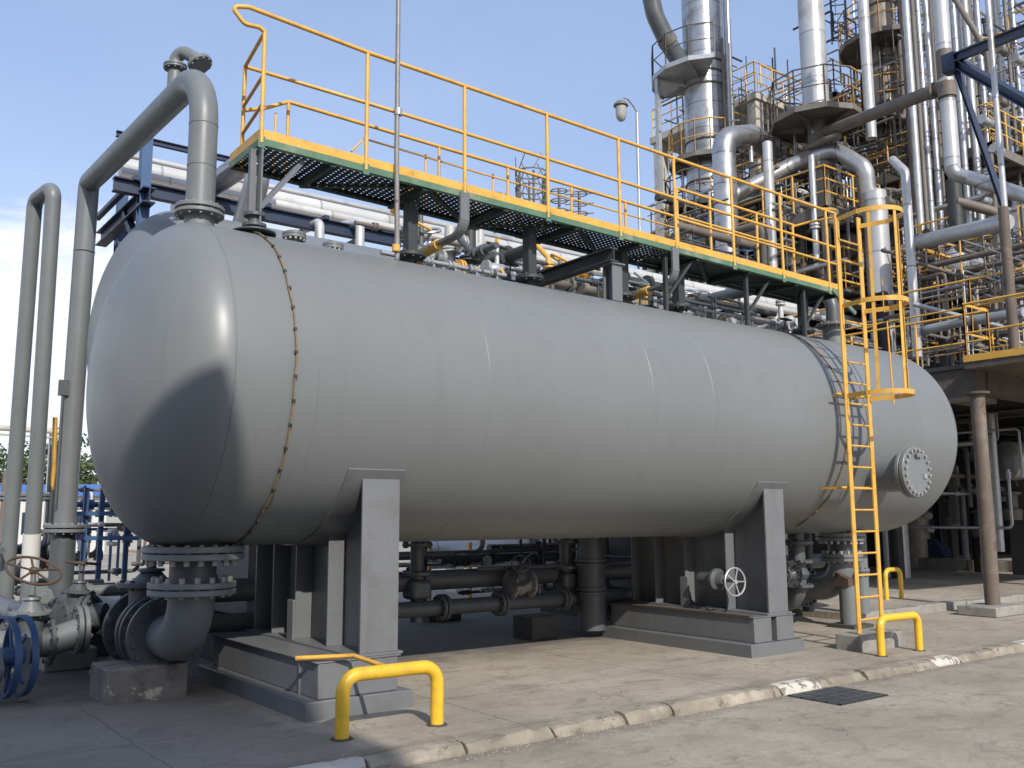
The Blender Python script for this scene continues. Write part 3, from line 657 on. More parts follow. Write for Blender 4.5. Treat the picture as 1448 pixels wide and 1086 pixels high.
for z in (lz1-.02, 4.28, 3.12):
    m = MB(); p = hoop_pts(z)
    for a, b in zip(p[:-1], p[1:]): m.bar(a, b+(b-a)*.05, .007, .06)
    m.build('cage_hoop', 'yellow', ld)
cx = (lx0+lx1)/2
for a in (203, 255, 330):
    q = V(cx+.332*math.cos(R_(a)), ly-.33+.392*math.sin(R_(a)), 0); tang = (math.sin(R_(a)), -math.cos(R_(a)), 0)
    m = MB(); m.bar((q.x, q.y, 3.09), (q.x, q.y, lz1+.01), .006, .042, tang); m.build('cage_bar', 'yellow', ld)
for z in (1.97, 3.15):
    m = MB(); m.bar((lx0-.13, ly+.05, z), (lx1+.12, ly+.05, z), .018, .022); 
    for x in (lx0+.02, lx1-.02): m.bar((x, ly+.02, z), (x, YT-math.sqrt(RT*RT-(z-ZT)**2)+.01, z), .012, .03)
    m.build('stand_off', 'yellow', ld)
m = MB(); m.tube([V(11.18, 6.92, 4.1), V(11.2, 6.62, 4.15), V(11.2, 6.6, 3.05)], .012, 8); m.build('hanging_bar', 'yellow', ld)
m = MB(); m.box((10.28, 6.66, -.02), (11.25, 7.02, .185)); tag(m.build('concrete_pad', 'conc', None, (10.7, 6.9, 0), bevel=.015), 'concrete pad under the foot of the yellow caged ladder', 'concrete pad', 'concrete pads carrying pipework')

# ------------------------------------------------------------------ yellow barriers
def barrier(p, q, h, r, label, rc=.13):
    p = V(*p); q = V(*q); t = T('barrier', label, 'barrier', tuple((p+q)/2), 'yellow hoop barriers')
    m = MB(); m.tube(fillet([V(p.x, p.y, -.02), V(p.x, p.y, h), V(q.x, q.y, h), V(q.x, q.y, -.02)], rc, 10), r, 20); m.build('hoop', 'barrier', t)
    for a in (p, q):
        m = MB(); m.lathe((a.x, a.y, -.01), (0, 0, 1), [(0, r*1.7), (.016, r*1.6), (.02, r)], 18); m.build('foot_collar', 'concdark', t)
    return t
b1 = barrier((3.311, 6.46, 0), (4.124, 6.44, 0), .450, .052, 'thick yellow hoop barrier in front of the left saddle, nearest to the road corner')
m = MB(); m.tube([V(3.72, 6.45, .462), V(3.72, 7.08, .49), V(3.33, 7.34, .475)], .020, 10); m.build('brace_pipe', 'yellow', b1)
barrier((10.162, 6.335, 0), (10.94, 6.31, 0), .425, .045, 'yellow hoop barrier with worn ends in front of the ladder foot', .11)
barrier((16.41, 9.75, .11), (15.93, 9.76, .11), .64, .042, 'small yellow hoop barrier half hidden behind the ladder foot', .12)

# drain grating in the road
g0, g1, g2, g3 = Az(1118, 984, -.083), Az(1186, 998, -.083), Az(1252, 984, -.083), Az(1184, 971, -.083)
gy0, gy1, gx0, gx1 = (g1.y+g2.y)/2, (g0.y+g3.y)/2, (g0.x+g1.x)/2, (g2.x+g3.x)/2
t = T('drain_grate', 'dark slotted iron drain grate set in the road beside the kerb', 'drain', ((gx0+gx1)/2, (gy0+gy1)/2, -.085))
m = MB(); gn = 15
for i in range(gn): xx = gx0+(gx1-gx0-.03)*i/(gn-1); m.box((xx, gy0, -.084), (xx+.030, gy1, -.068-.004*random.random()))
for i in range(5): yy = gy0+(gy1-gy0-.025)*i/4; m.box((gx0, yy, -.0835), (gx1, yy+.025, -.0705))
m.build('grate', 'darkpipe', t)
m = MB(); m.box((gx0-.012, gy0-.012, -.10), (gx1+.012, gy1+.012, -.081)); m.build('sump', 'concdark', t)

# ------------------------------------------------------------------ second vessel behind
v2 = T('rear_vessel', 'second grey vessel mostly hidden behind the left end of the big one', 'pressure vessel', (8, 11.6, 0))
R2, Y2, Z2, XA, XB = 1.6, 11.6, 3.78, 3.40, 12.4
prof = [(XA-.8*math.cos(i/18*math.pi/2), R2*math.sin(i/18*math.pi/2)) for i in range(18)]+[(XA, R2), (XB, R2)]+[(XB+.8*math.sin(i/18*math.pi/2), R2*math.cos(i/18*math.pi/2)) for i in range(1, 19)]
m = MB(); m.lathe((0, Y2, Z2), (1, 0, 0), prof, 96); m.build('shell', 'tank', v2, ang=80)
m = MB(); m.cyl((3.3, Y2, 2.3), (3.3, Y2, 1.75), .22, 28); m.flange((3.3, Y2, 1.78), (0, 0, 1), .36, .06, 16, .02, .02); m.build('bottom_nozzle', ['darkpipe', 'darkpipe'], v2)
for x in (4.4, 10.9):
    m = MB(); m.box((x-.25, Y2-1.1, .5), (x+.25, Y2+1.1, 2.4)); m.build('saddle', 'darkpipe', v2)
    m = MB(); m.box((x-.5, Y2-1.35, 0), (x+.5, Y2+1.35, .46)); tag(m.build('plinth', 'concdark', None, (x, Y2, 0), bevel=.01), 'blackened plinth under the %s end of the vessel behind' % ('left' if x < 6 else 'right'), 'plinth')
m = MB(); q = A(325, 330, 11.0); m.tube(fillet([V(q.x+.45, 12.2, 4.9), V(q.x+.45, 11.0, 6.35), V(q.x+.45, 14.5, 6.45)], .3), .16, 20); m.build('top_nozzle', 'silver', v2)

# ------------------------------------------------------------------ valves and low pipework
def hand_valve(c, ax, r, L, R, stem, hs, wr, label, mats=('darkpipe', 'darkpipe', 'darkpipe'), grp=None, wthick=.012, waxis=None):
    """flanged valve on a pipe along ax, stem rising along hs, handwheel of radius wr"""
    c = V(*c); ax = V(*ax).normalized(); st = V(*stem).normalized(); t = T('gate_valve', label, 'valve', tuple(c), grp)
    m = MB(); m.lathe(c-ax*L/2, ax, [(0, r), (L*.25, r), (L*.36, r*1.25), (L*.5, r*1.45), (L*.64, r*1.25), (L*.75, r), (L, r)], 24); m.cyl(c, c+st*r*2.0, r*.9, 20); m.build('body', mats[0], t)
    for s in (-1, 1):
        m = MB(); m.flange(c+ax*(L/2*s), ax, R, R*.16, 12, R*.07, R*.07); m.build('flange', [mats[0], mats[0]], t)
    m = MB(); m.flange(c+st*r*2.0, st, R*.85, R*.14, 10, R*.06, R*.06); m.lathe(c+st*r*2.1, st, [(0, r*.85), (hs*.25, r*.45), (hs*.28, r*.6), (hs*.34, r*.55), (hs*.36, r*.22), (hs, r*.16)], 18); m.build('bonnet', [mats[1], mats[1]], t)
    m = MB(); m.wheel(c+st*(r*2.1+hs*.95), waxis or st, wr, wthick, 5); m.build('handwheel', mats[2], t)
    return t
def hpipe(name, pts, r, mat, label, cat='pipe', grp=None, rad=.25, fl=(), n=20, flR=1.7):
    t = T(name, label, cat, tuple(V(*pts[0])), grp); m = MB(); m.tube(fillet(pts, rad), r, n); m.build('run', mat, t)
    for p, a in fl:
        m = MB(); m.flange(V(*p)-V(*a).normalized()*.03, a, r*flR, .045, 10, .014, .02); m.flange(V(*p)+V(*a).normalized()*.03, a, r*flR, .045, 10, .014, .02); m.build('flange', [mat if mat in ('pipe', 'darkpipe') else 'darkpipe', 'darkpipe'], t)
    return t
# behind the left outlet elbow
hand_valve((2.82, 9.64, zc), (0, 1, 0), .22, .46, .37, (0, 0, 1), .38, .01, 'dark flanged valve body on the outlet pipe behind the left elbow')
hpipe('outlet_run', [(2.82, 9.9, zc), (2.82, 13.0, zc)], .2, 'darkpipe', 'dark pipe running back from the left outlet valve towards the thick riser')
hpipe('cross_pipe', [(2.6, 10.4, .62), (1.9, 10.9, .62), (1.9, 12.5, .62)], .13, 'darkpipe', 'short dark bent pipe behind the flanged outlet valve', fl=[((2.45, 10.5, .62), (1, -.7, 0))])
hand_valve((2.35, 10.6, .62), (.9, .4, 0), .12, .40, .20, (.1, 0, 1), .3, .16, 'weathered dark valve with a small wheel half hidden behind the left elbow', ('darkpipe', 'darkpipe', 'wood'))
# brown handwheel valve at the left edge
q = Ad(42, 890, 9.2)
hand_valve((q.x, q.y, .40), (1, .05, 0), .145, .36, .235, (0, 0, 1), .42, .255, 'grey valve with a big rusty brown handwheel near the left edge', ('darkpipe', 'pipe', 'wood'), wthick=.014, waxis=V(.18, -.55, 1))
hpipe('low_pipe', [(q.x-3.5, q.y-.05, .40), (q.x-.2, q.y, .40)], .14, 'pipe', 'low grey pipe entering the brown wheel valve from the left edge')
hpipe('low_pipe', [(q.x+.2, q.y, .40), Ad(122, 890, 9.4).xyz], .14, 'pipe', 'stub of grey pipe running right from the brown wheel valve to the outlet flanges', fl=[(tuple(Ad(113, 890, 9.4)), (1, 0, 0))])
m = MB(); q2 = Az(92, 945, 0); m.box((q2.x-.25, q2.y-.2, 0), (q2.x+.28, q2.y+.3, .22)); tag(m.build('concrete_pad', 'conc', None, tuple(q2), bevel=.015), 'broken concrete pad on the ground left of the stained block', 'concrete pad', 'concrete pads carrying pipework')
m = MB(); q2 = Az(160, 925, 0); m.box((q2.x-.5, q2.y-.1, 0), (q2.x-.05, q2.y+.4, .28)); tag(m.build('concrete_pad', 'concdark', None, tuple(q2), bevel=.015), 'dark concrete pad tucked behind the left outlet flanges', 'concrete pad', 'concrete pads carrying pipework')
# blue wheel at the frame edge
q = Ad(17, 928, 8.3)
t = T('wheel_valve', 'upright valve with a wide blue handwheel cut by the left frame edge', 'valve', (q.x, q.y, 0))
wa = V(.98, .19, 0).normalized()
m = MB(); m.tube([V(q.x, q.y, q.z)-wa*.8, V(q.x, q.y, q.z)+wa*.05], .05, 14); m.build('stem', 'pipe', t)
for s in (-.07, .07):
    m = MB(); c0 = V(q.x, q.y, q.z)+wa*s; a_, u_, v_ = frame(wa)
    ring = [c0+(u_*math.cos(6.2832*i/48)+v_*math.sin(6.2832*i/48))*.345 for i in range(49)]
    for a, b in zip(ring[:-1], ring[1:]): m.bar(a, b+(b-a)*.03, .055, .022, (a-c0).normalized())
    m.build('handwheel', 'blue', t)
m = MB()
for i in range(5):
    w_ = 6.2832*i/5; d = u_*math.cos(w_)+v_*math.sin(w_); m.bar(V(q.x, q.y, q.z), V(q.x, q.y, q.z)+d*.34, .035, .02, wa)
m.lathe(V(q.x, q.y, q.z)-wa*.09, wa, [(0, .08), (.18, .08)], 16); m.build('spokes', 'blue', t)
hpipe('low_pipe', [tuple(V(q.x, q.y, q.z-.10)-wa*3), tuple(V(q.x, q.y, q.z-.10)-wa*.1)], .12, 'pipe', 'fat pale grey pipe at the lowest left edge behind the blue wheel')
m = MB(); m.box((q.x+.06, q.y+.02, 0), (q.x+.15, q.y+.10, .55)); tag(m.build('support_post', 'pipe', None, (q.x, q.y, 0), bevel=.006), 'short flat grey support post beside the blue handwheel', 'post')

# pipework under and behind the vessel
def xline(px, py, Y): q = A(px, py, Y); return q
q = xline(700, 804, 11.9); r_ = .115
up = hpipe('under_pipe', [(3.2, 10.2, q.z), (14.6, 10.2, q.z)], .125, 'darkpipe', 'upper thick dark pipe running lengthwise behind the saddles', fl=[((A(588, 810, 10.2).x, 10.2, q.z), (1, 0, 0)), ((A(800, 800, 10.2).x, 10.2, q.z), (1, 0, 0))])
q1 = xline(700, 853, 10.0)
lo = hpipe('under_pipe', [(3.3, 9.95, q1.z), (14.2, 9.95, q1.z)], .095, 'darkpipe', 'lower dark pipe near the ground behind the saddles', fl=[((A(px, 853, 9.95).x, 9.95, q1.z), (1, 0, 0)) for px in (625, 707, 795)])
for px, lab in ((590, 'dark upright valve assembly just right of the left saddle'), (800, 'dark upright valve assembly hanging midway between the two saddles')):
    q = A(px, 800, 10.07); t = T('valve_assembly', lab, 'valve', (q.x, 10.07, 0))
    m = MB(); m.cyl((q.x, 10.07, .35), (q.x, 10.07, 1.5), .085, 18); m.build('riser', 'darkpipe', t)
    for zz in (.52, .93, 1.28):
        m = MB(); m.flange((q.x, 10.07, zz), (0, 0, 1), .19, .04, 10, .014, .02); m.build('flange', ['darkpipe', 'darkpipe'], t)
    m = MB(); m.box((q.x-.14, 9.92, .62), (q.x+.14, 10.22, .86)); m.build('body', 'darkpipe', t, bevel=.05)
for px, lab, wr in ((348, 'dark', .1), ):
    pass
hand_valve((A(735, 830, 9.9).x, 9.9, .74), (1, 0, 0), .10, .30, .18, (-.35, -.5, .45), .3, .12, 'pale scuffed valve on the dark pipes midway between the saddles', ('conc', 'darkpipe', 'darkpipe'))
q = Az(765, 905, 0); m = MB(); m.box((q.x-.15, q.y, 0), (q.x+.30, q.y+.42, .30)); tag(m.build('support_block', 'concdark', None, tuple(q), bevel=.012), 'blackened concrete support block on the shaded ground between the saddles', 'concrete block')
q = Az(640, 880, 0); m = MB(); m.box((q.x-.3, q.y+.2, 0), (q.x+.3, q.y+.55, .2)); tag(m.build('support_block', 'concdark', None, tuple(q), bevel=.012), 'low dark block under the pipes right of the left saddle', 'concrete block')
# valve with pale handwheel by the right saddle
q = A(1037, 822, 7.62)
t = T('wheel_valve', 'small valve with an upright pale handwheel against the right saddle', 'valve', tuple(q))
wa = V(-.62, -.78, 0).normalized()
for s in (0, .0):
    pass
m = MB(); m.wheel(q+wa*.10, (-.1, -.99, .05), .165, .012, 5); m.build('handwheel', 'galv', t)
m = MB(); m.cyl(q+V(.06, .0, 0), q+V(.10, .55, 0), .022, 10); m.lathe(q+V(.09, .22, 0), (.06, 1, 0), [(0, .06), (.08, .09), (.1, .14), (.14, .14), (.15, .08), (.4, .08)], 16); m.build('body', 'darkpipe', t)
q = A(890, 800, 9.0)
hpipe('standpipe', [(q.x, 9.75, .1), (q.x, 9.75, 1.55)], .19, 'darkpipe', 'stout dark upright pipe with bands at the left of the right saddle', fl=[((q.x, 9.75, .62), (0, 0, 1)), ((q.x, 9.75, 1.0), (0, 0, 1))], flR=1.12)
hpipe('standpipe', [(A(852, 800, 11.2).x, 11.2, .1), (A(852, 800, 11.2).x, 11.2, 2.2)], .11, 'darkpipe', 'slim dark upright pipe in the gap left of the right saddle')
# things behind the ladder
hpipe('outlet_run', [(12.58, yo2+.3, zc2), (12.58, 13.0, zc2)], .18, 'darkpipe', 'dark pipe running back from the right outlet elbow')
hand_valve((11.5, 8.42, .80), (0, 0, 1), .12, .34, .22, (-1, -.2, 0), .26, .13, 'dark flanged valve hanging under the vessel left of the right outlet')
m = MB(); m.cyl((11.5, 8.42, .98), (11.5, 8.42, 1.5), .12, 24); m.flange((11.5, 8.42, 1.24), (0, 0, 1), .24, .05, 12, .016, .02); m.build('bottom_nozzle', ['darkpipe', 'darkpipe'], vessel)
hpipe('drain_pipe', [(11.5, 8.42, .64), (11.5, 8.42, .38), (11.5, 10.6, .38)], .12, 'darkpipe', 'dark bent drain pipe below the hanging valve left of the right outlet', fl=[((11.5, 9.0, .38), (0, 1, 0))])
t = T('pipe_stanchion', 'short thick grey stanchion with a slanted rusty top right behind the ladder', 'stanchion', (12.45, 8.25, 0))
m = MB(); m.cyl((12.45, 8.25, .05), (12.45, 8.25, .60), .125, 24); m.build('post', 'pipe', t)
m = MB(); m.prism([(12.31, 8.14, .60), (12.31, 8.36, .60), (12.31, 8.36, .79), (12.31, 8.14, .70)], (.13, 0, 0)); m.build('cradle', 'wood', t)
m = MB(); m.box((12.22, 8.02, -.01), (12.72, 8.48, .05)); m.build('base_plate', 'concdark', t)
hpipe('downpipe', [(13.35, 8.6, .12), (13.35, 8.6, 1.6)], .115, 'pipe', 'grey downpipe standing right of the ladder under the vessel end', fl=[((13.35, 8.6, .75), (0, 0, 1))], flR=1.2)
hpipe('downpipe', [(12.95, 9.3, .12), (12.95, 9.3, 1.5)], .10, 'darkpipe', 'darker downpipe behind the ladder between outlet elbow and grey downpipe')

for k, (px, py, Yv, r, mt, lab) in enumerate(((1050, 449, 9.0, .022, 'galv', 'thin pale pipe running just above the vessel crown, nearest of two'), (1050, 441, 9.5, .03, 'darkpipe', 'thin dark pipe running just above the vessel crown, farther of two'), (640, 376, 9.6, .03, 'galv', 'thin pale pipe above the vessel crown right of the mast'))):
    q = A(px, py, Yv); xa, xb = (8.3, 12.2) if px > 1000 else (5.3, 7.2)
    m = MB(); m.tube([V(xa, Yv, q.z), V(xb, Yv, q.z)], r, 12)
    for i in range(5):
        xx = xa+.3+(xb-xa-.6)*i/4; m.lathe((xx, Yv, q.z), (1, 0, 0), [(0, r*2), (.03, r*2), (.03, r*1.3), (.06, r*1.3), (.06, r*2), (.09, r*2)], 12)
        m.bar((xx+.12, Yv, q.z), (xx+.12, Yv, shell_z(Yv)-.02), .03, .03)
    tag(m.build('crown_pipe', mt, None, (xa, Yv, q.z)), lab, 'pipe')
for px, py, lab in ((884, 404, 'small dark valve on the vessel crown beside the second bracket'), (918, 412, 'small valve with pale wheel on the vessel crown left of the last bracket'), (1105, 452, 'dark valve on the vessel crown near the right end of the walkway'), (1165, 466, 'dark valve on the vessel crown right beside the ladder'), (716, 372, 'small dark valve on the vessel crown below the second bracket')):
    q = A(px, py, 8.9); hand_valve((q.x, 8.9, shell_z(8.9)+.22), (1, 0, 0), .05, .22, .10, (.1, -.2, 1), .2, .09, lab, ('darkpipe', 'darkpipe', 'galv' if 'pale' in lab else 'blacksteel'), wthick=.009)
# ------------------------------------------------------------------ pipe rack behind the vessels
YR0, YR1 = 13.0, 15.0
bz = A(460, 320, YR0).z
rack = T('pipe_rack', 'blue steel pipe rack carrying silver pipes behind the vessels', 'pipe rack', (10, 14, 0))
xl = A(158, 260, YR0).x; xr = 24
for Yv in (YR0, YR1):
    m = MB(); xl_ = A(160, 262, Yv).x; m.ibeam((xl_, Yv, bz), (7.55, Yv, bz), .20, .14, .02); m.build('beam', 'navy', rack)
    m = MB(); m.ibeam((xl_, Yv, bz+.72), (xl_+2.4, Yv, bz+.72), .08, .07, .012); m.build('beam', 'navy', rack)
cx_ = [A(203, 280, YR0).x]; cx_ += [A(600, 340, YR0).x, A(600, 340, YR0).x+3.9, A(600, 340, YR0).x+7.8]
for x in cx_:
    for Yv in (YR0, YR1):
        xx = x if (Yv == YR0 or x > 6) else A(172, 300, YR1).x
        m = MB(); m.ibeam((xx, Yv, 0 if x > 6 else 2.2), (xx, Yv, bz+.9 if x < 6 else bz-.05), .15, .14, .02, (0, 1, 0)); m.build('column', 'blue', rack)
    m = MB(); m.ibeam((x, YR0-.3, bz-.15), (x, YR1+.3, bz-.15), .22, .16, .02); m.build('cross_beam', 'navy', rack)
    m = MB(); m.bar((x, YR0-.02, bz-.9), (x, YR0+.9, bz-.1), .1, .1); m.build('knee_brace', 'navy', rack)
for i in range(5):
    x = xl+.3+i*.95; m = MB(); m.bar((x, YR0-.1, bz+.12), (x, YR1+.1, bz+.12), .08, .06); m.build('cross_tie', 'navy', rack)
SILV = 'silver pipes on the rack behind'
def rackpipe(px, py, Yv, r, mat, label, x0=None, x1=26, grp=None):
    q = A(px, py, Yv); m = MB(); m.tube([V(x0 if x0 else A(170, 245, Yv).x, Yv, q.z), V(x1, Yv, q.z)], r, 20)
    o = m.build('rack_pipe', mat, None, (q.x, Yv, q.z)); tag(o, label, 'pipe', grp); return q
rackpipe(411, 287, 14.0, .15, 'whitex', 'fat silver clad pipe running lengthwise on the rack behind the walkway')
rackpipe(261, 238, 14.6, .06, 'white', 'slim white pipe highest on the blue rack at its left end', x1=14)
rackpipe(411, 299, 13.4, .026, 'rustpipe', 'thin brown pipe along the rack just under the fat silver one')
rackpipe(300, 270, 13.5, .075, 'whitex', 'mid sized silver pipe on the near side of the rack')
rackpipe(660, 378, 13.1, .045, 'silverx', 'narrow silver pipe low on the rack above the vessel crown', x0=8.2)
rackpipe(690, 388, 12.9, .03, 'rustpipe', 'thin rusty pipe lowest on the rack above the vessel crown', x0=8.2)
rackpipe(1000, 438, 13.3, .06, 'silverx', 'silver pipe low behind the right half of the walkway', x0=12)
rackpipe(1000, 452, 12.8, .03, 'galv', 'thin pale pipe lowest behind the right half of the walkway', x0=10.5)
for px, lab, el in ((452, 'white stub pipe dropping from the rack, the left of two', 0), (509, 'white bent stub pipe dropping from the rack, the right of two', 1)):
    q = A(px, 320, 12.8); m = MB()
    m.tube(fillet([V(q.x, 12.8, q.z-.6), V(q.x, 12.8, q.z+.06), V(q.x-.12 if el else q.x, 13.3, q.z+.10)], .1), .075, 16)
    o = m.build('stub_pipe', 'white', None, tuple(q)); tag(o, lab, 'pipe')
t = T('pipe_support', 'yellow angle frame and brackets beside the fat silver pipe behind the walkway', 'frame', tuple(A(703, 380, 13.6)))
for px, y0, y1 in ((703, 338, 400), (721, 358, 392)):
    a = A(px, y0, 13.6); b = A(px, y1, 13.6); m = MB(); m.bar(a, b, .06, .06); m.build('upright', 'yellow', t)
m = MB(); m.bar(A(660, 385, 13.6), A(765, 402, 13.6), .05, .05); m.build('rail', 'yellow', t)
m = MB(); m.bar(A(668, 350, 13.6), A(690, 392, 13.6), .04, .04); m.build('strut', 'yellow', t)
# yellow guard rail seen under the vessel
t = T('guard_rail', 'low yellow guard rail seen through the gap beneath the vessel', 'railing', tuple(A(700, 790, 15.5)))
m = MB(); m.bar(V(5.5, 15.5, A(700, 793, 15.5).z), V(20, 15.5, A(700, 793, 15.5).z), .06, .06); m.build('rail', 'yellow', t)
for px in (607, 664, 740, 820):
    q = A(px, 790, 15.5); m = MB(); m.bar(V(q.x, 15.5, 0), V(q.x, 15.5, q.z+.32), .07, .07); m.build('post', 'yellow', t)
for px, lab in ((690, 'silver drum lying behind the guard rail beneath the vessel'),):
    q = A(px, 780, 17.5); m = MB(); m.lathe((q.x-2, 17.5, q.z), (1, 0, 0), [(0, 0), (.1, .25), (.3, .34), (5, .34), (5.2, .25), (5.3, 0)], 28)
    m.box((q.x-1, 17.3, 0), (q.x-.8, 17.7, q.z)); m.box((q.x+2, 17.3, 0), (q.x+2.2, 17.7, q.z)); tag(m.build('drum', 'silverx', None, (q.x, 17.5, 0)), lab, 'drum')

# ------------------------------------------------------------------ street lamp
q = Ad(904, 300, 21); t = T('street_lamp', 'grey lamp post with a curled neck and hanging jar shaped lamp', 'street lamp', (q.x, q.y, 0))
zt = zat(q.x, q.y, 160); tip = Ad(878, 152, 20.8); tz = zat(q.x, q.y, 146)
m = MB(); m.tube([V(q.x, q.y, 0), V(q.x, q.y, zt)], .038, 12); m.build('post', 'galv', t)
nk = [V(q.x, q.y, zt-.15), V(q.x, q.y, zt+.02)]+[V(q.x, q.y, zt)+(V(tip.x, tip.y, zt)-V(q.x, q.y, zt))*s+V(0, 0, h) for s, h in ((.25, .13), (.55, .2), (.85, .17), (1, .04))]
m = MB(); m.tube(nk, .02, 10); m.build('neck', 'galv', t)
lt = nk[-1]; m = MB(); m.lathe(lt+V(0, 0, .02), (0, 0, -1), [(0, .03), (.03, .10), (.09, .16), (.13, .165), (.15, .10)], 20); m.build('lamp_cap', 'structgrey', t)
m = MB(); m.lathe(lt-V(0, 0, .13), (0, 0, -1), [(0, .125), (.22, .12), (.30, .085), (.34, .03), (.35, 0)], 20); m.build('lamp_glass', 'lampglass', t)

# ------------------------------------------------------------------ refinery: helpers
def vert(name, px, py, D, wpx, y0, y1, mat, label, cat, grp=None, n=24, ybase=None, bands=()):
    """upright pipe or column through pixel px,py at depth D; seen from row y0 (top) to row y1 (or to the ground)"""
    q = Ad(px, py, D); r = wpx/2*D/F_PX; zt = zat(q.x, q.y, y0); zb = 0 if y1 is None else zat(q.x, q.y, y1)
    t = T(name, label, cat, (q.x, q.y, zb), grp)
    m = MB(); m.lathe((q.x, q.y, zb), (0, 0, 1), [(0, r), (zt-zb-r*.3, r), (zt-zb, r*.55)], n); m.build('shell' if cat in ('column', 'tower', 'vessel') else 'run', mat, t)
    for yb, h, k, mm in bands:
        z = zat(q.x, q.y, yb); m = MB(); m.lathe((q.x, q.y, z-h/2), (0, 0, 1), [(0, r*k), (h, r*k)], n); m.build('band', mm, t)
    return t, q, r
def railing(t, pts, h=1.1, mat='yellow', r=.026, step=1.2, mids=(.55,), close=False, name='railing'):
    m = MB(); pts = [V(*p) for p in pts]; P = pts+[pts[0]] if close else pts
    for k in (1.0,)+tuple(x/h for x in mids): m.tube([p+V(0, 0, h*k) for p in P], r if k == 1 else r*.8, 6)
    for a, b in zip(P[:-1], P[1:]):
        nn = max(1, round((b-a).length/step))
        for i in range(nn+1):
            p = a+(b-a)*i/nn; m.tube([p, p+V(0, 0, h)], r, 6)
    return m.build(name, mat, t)
def ring_platform(t, c, z, ri, ro, a0, a1, mat='structgrey', rmat='yellow', nn=14):
    P = [V(c.x+ro*math.cos(R_(a0+(a1-a0)*i/nn)), c.y+ro*math.sin(R_(a0+(a1-a0)*i/nn)), z) for i in range(nn+1)]
    I = [V(c.x+ri*math.cos(R_(a0+(a1-a0)*i/nn)), c.y+ri*math.sin(R_(a0+(a1-a0)*i/nn)), z) for i in range(nn+1)]
    m = MB()
    for i in range(nn): m.prism([I[i], P[i], P[i+1], I[i+1]], (0, 0, -.07))
    for i in range(0, nn+1, 2): m.prism([I[i]+V(0, 0, -.07), P[i]+V(0, 0, -.07), I[i]+V(0, 0, -.28)], (.04, .04, 0))
    for i in range(nn): m.bar(P[i]+V(0, 0, -.05), P[i+1]+V(0, 0, -.05), .05, .16)
    d = m.build('platform', mat, t, smooth=False); railing(t, P, 1.1, rmat, .024, 1.5)
    return d
def cage(t, p, z0, z1, mat='structdark', w=.25, out=V(-.75, -.66, 0)):
    out = out.normalized(); sd = V(-out.y, out.x, 0); m = MB()
    for s in (-1, 1): m.bar(V(p.x, p.y, z0)+sd*w*s, V(p.x, p.y, z1)+sd*w*s, .05, .05)
    z = z0
    while z < z1: m.bar(V(p.x, p.y, z)-sd*w, V(p.x, p.y, z)+sd*w, .03, .03); z += .3
    l = m.build('ladder', mat, t, smooth=False); m = MB(); z = z0+1.5
    while z < z1:
        ring = [V(p.x, p.y, z)+out*(.35+.38*math.cos(a))+sd*.38*math.sin(a) for a in [R_(k*30-150) for k in range(11)]]
        for a, b in zip(ring[:-1], ring[1:]): m.bar(a, b, .02, .05)
        z += .9
    for a in (-90, -30, 30, 90): 
        p0 = out*(.35+.38*math.cos(R_(a)))+sd*.38*math.sin(R_(a)); m.bar(V(p.x, p.y, z0+1.5)+p0, V(p.x, p.y, z1)+p0, .03, .02)
    m.build('cage', mat, t, smooth=False)
def run(name, pts, wpx, mat, label, cat='pipe', rad=.5, grp=None, n=20, bands=()):
    D = (V(*pts[0])-CAM).dot(cd); r = wpx/2*D/F_PX; m = MB(); m.tube(fillet(pts, rad), r, n)
    t = T(name, label, cat, tuple(pts[0]), grp); m.build('run', mat, t)
    for p, a, k, h in bands:
        m = MB(); m.lathe(V(*p)-V(*a).normalized()*h/2, a, [(0, r*k), (h, r*k)], n); m.build('band', 'structgrey', t)
    return t

# ------------------------------------------------------------------ columns and stacks
t1, q1, r1 = vert('column_tower', 994, 60, 32, 57, -260, None, 'silver', 'tall bright silver column with a railed platform jutting to its left', 'tower', n=40)
z = zat(q1.x, q1.y, 112)
ring_platform(t1, q1, z, r1, 1.78, 95, 232, 'galv', 'structgrey', 5)
m = MB(); a = Ad(930, 135, 31.4); m.bar((a.x, a.y, 0), (a.x, a.y, z-.05), .14, .14); m.build('platform_post', 'galv', t1)
ring_platform(t1, q1, zat(q1.x, q1.y, 232), r1, 1.25, 110, 250, 'structgrey', 'yellow', 6)
ring_platform(t1, q1, zat(q1.x, q1.y, 300), r1, 1.4, 110, 260, 'structdark', 'structgrey', 6)
for k, (ax_, rr) in enumerate(((-92, .05), (-75, .07), (-60, .045), (-45, .10), (-30, .05))):
    p = V(q1.x+(r1+.16)*math.cos(R_(ax_)), q1.y+(r1+.16)*math.sin(R_(ax_)), 0); m = MB(); m.tube([p+V(0, 0, 4), p+V(0, 0, 26 if k % 2 else 17.5)], rr, 10); m.build('side_pipe', 'galv' if k % 2 else 'structgrey', t1)
cage(t1, V(q1.x+r1*.9, q1.y-r1*.5, 0), 6, zat(q1.x, q1.y, 120), 'structgrey', .2, V(.3, -1, 0))
for yy in (95, 110, 128, 205, 262, 318):
    m = MB(); m.torus((q1.x, q1.y, zat(q1.x, q1.y, yy)), (0, 0, 1), r1+.02, .035, 40, 6); m.build('stiffening_ring', 'structgrey', t1)
run('duct_elbow', [Ad(913, -40, 31.5), Ad(926, 22, 31.5), Ad(944, 60, 31.6), Ad(972, 105, 32)], 25, 'darkpipe', 'dark green bent duct entering the silver column from the upper left', 'duct', 1.2, bands=[(Ad(944, 58, 31.6), Ad(972, 105, 32)-Ad(944, 60, 31.6), 1.12, .2)])

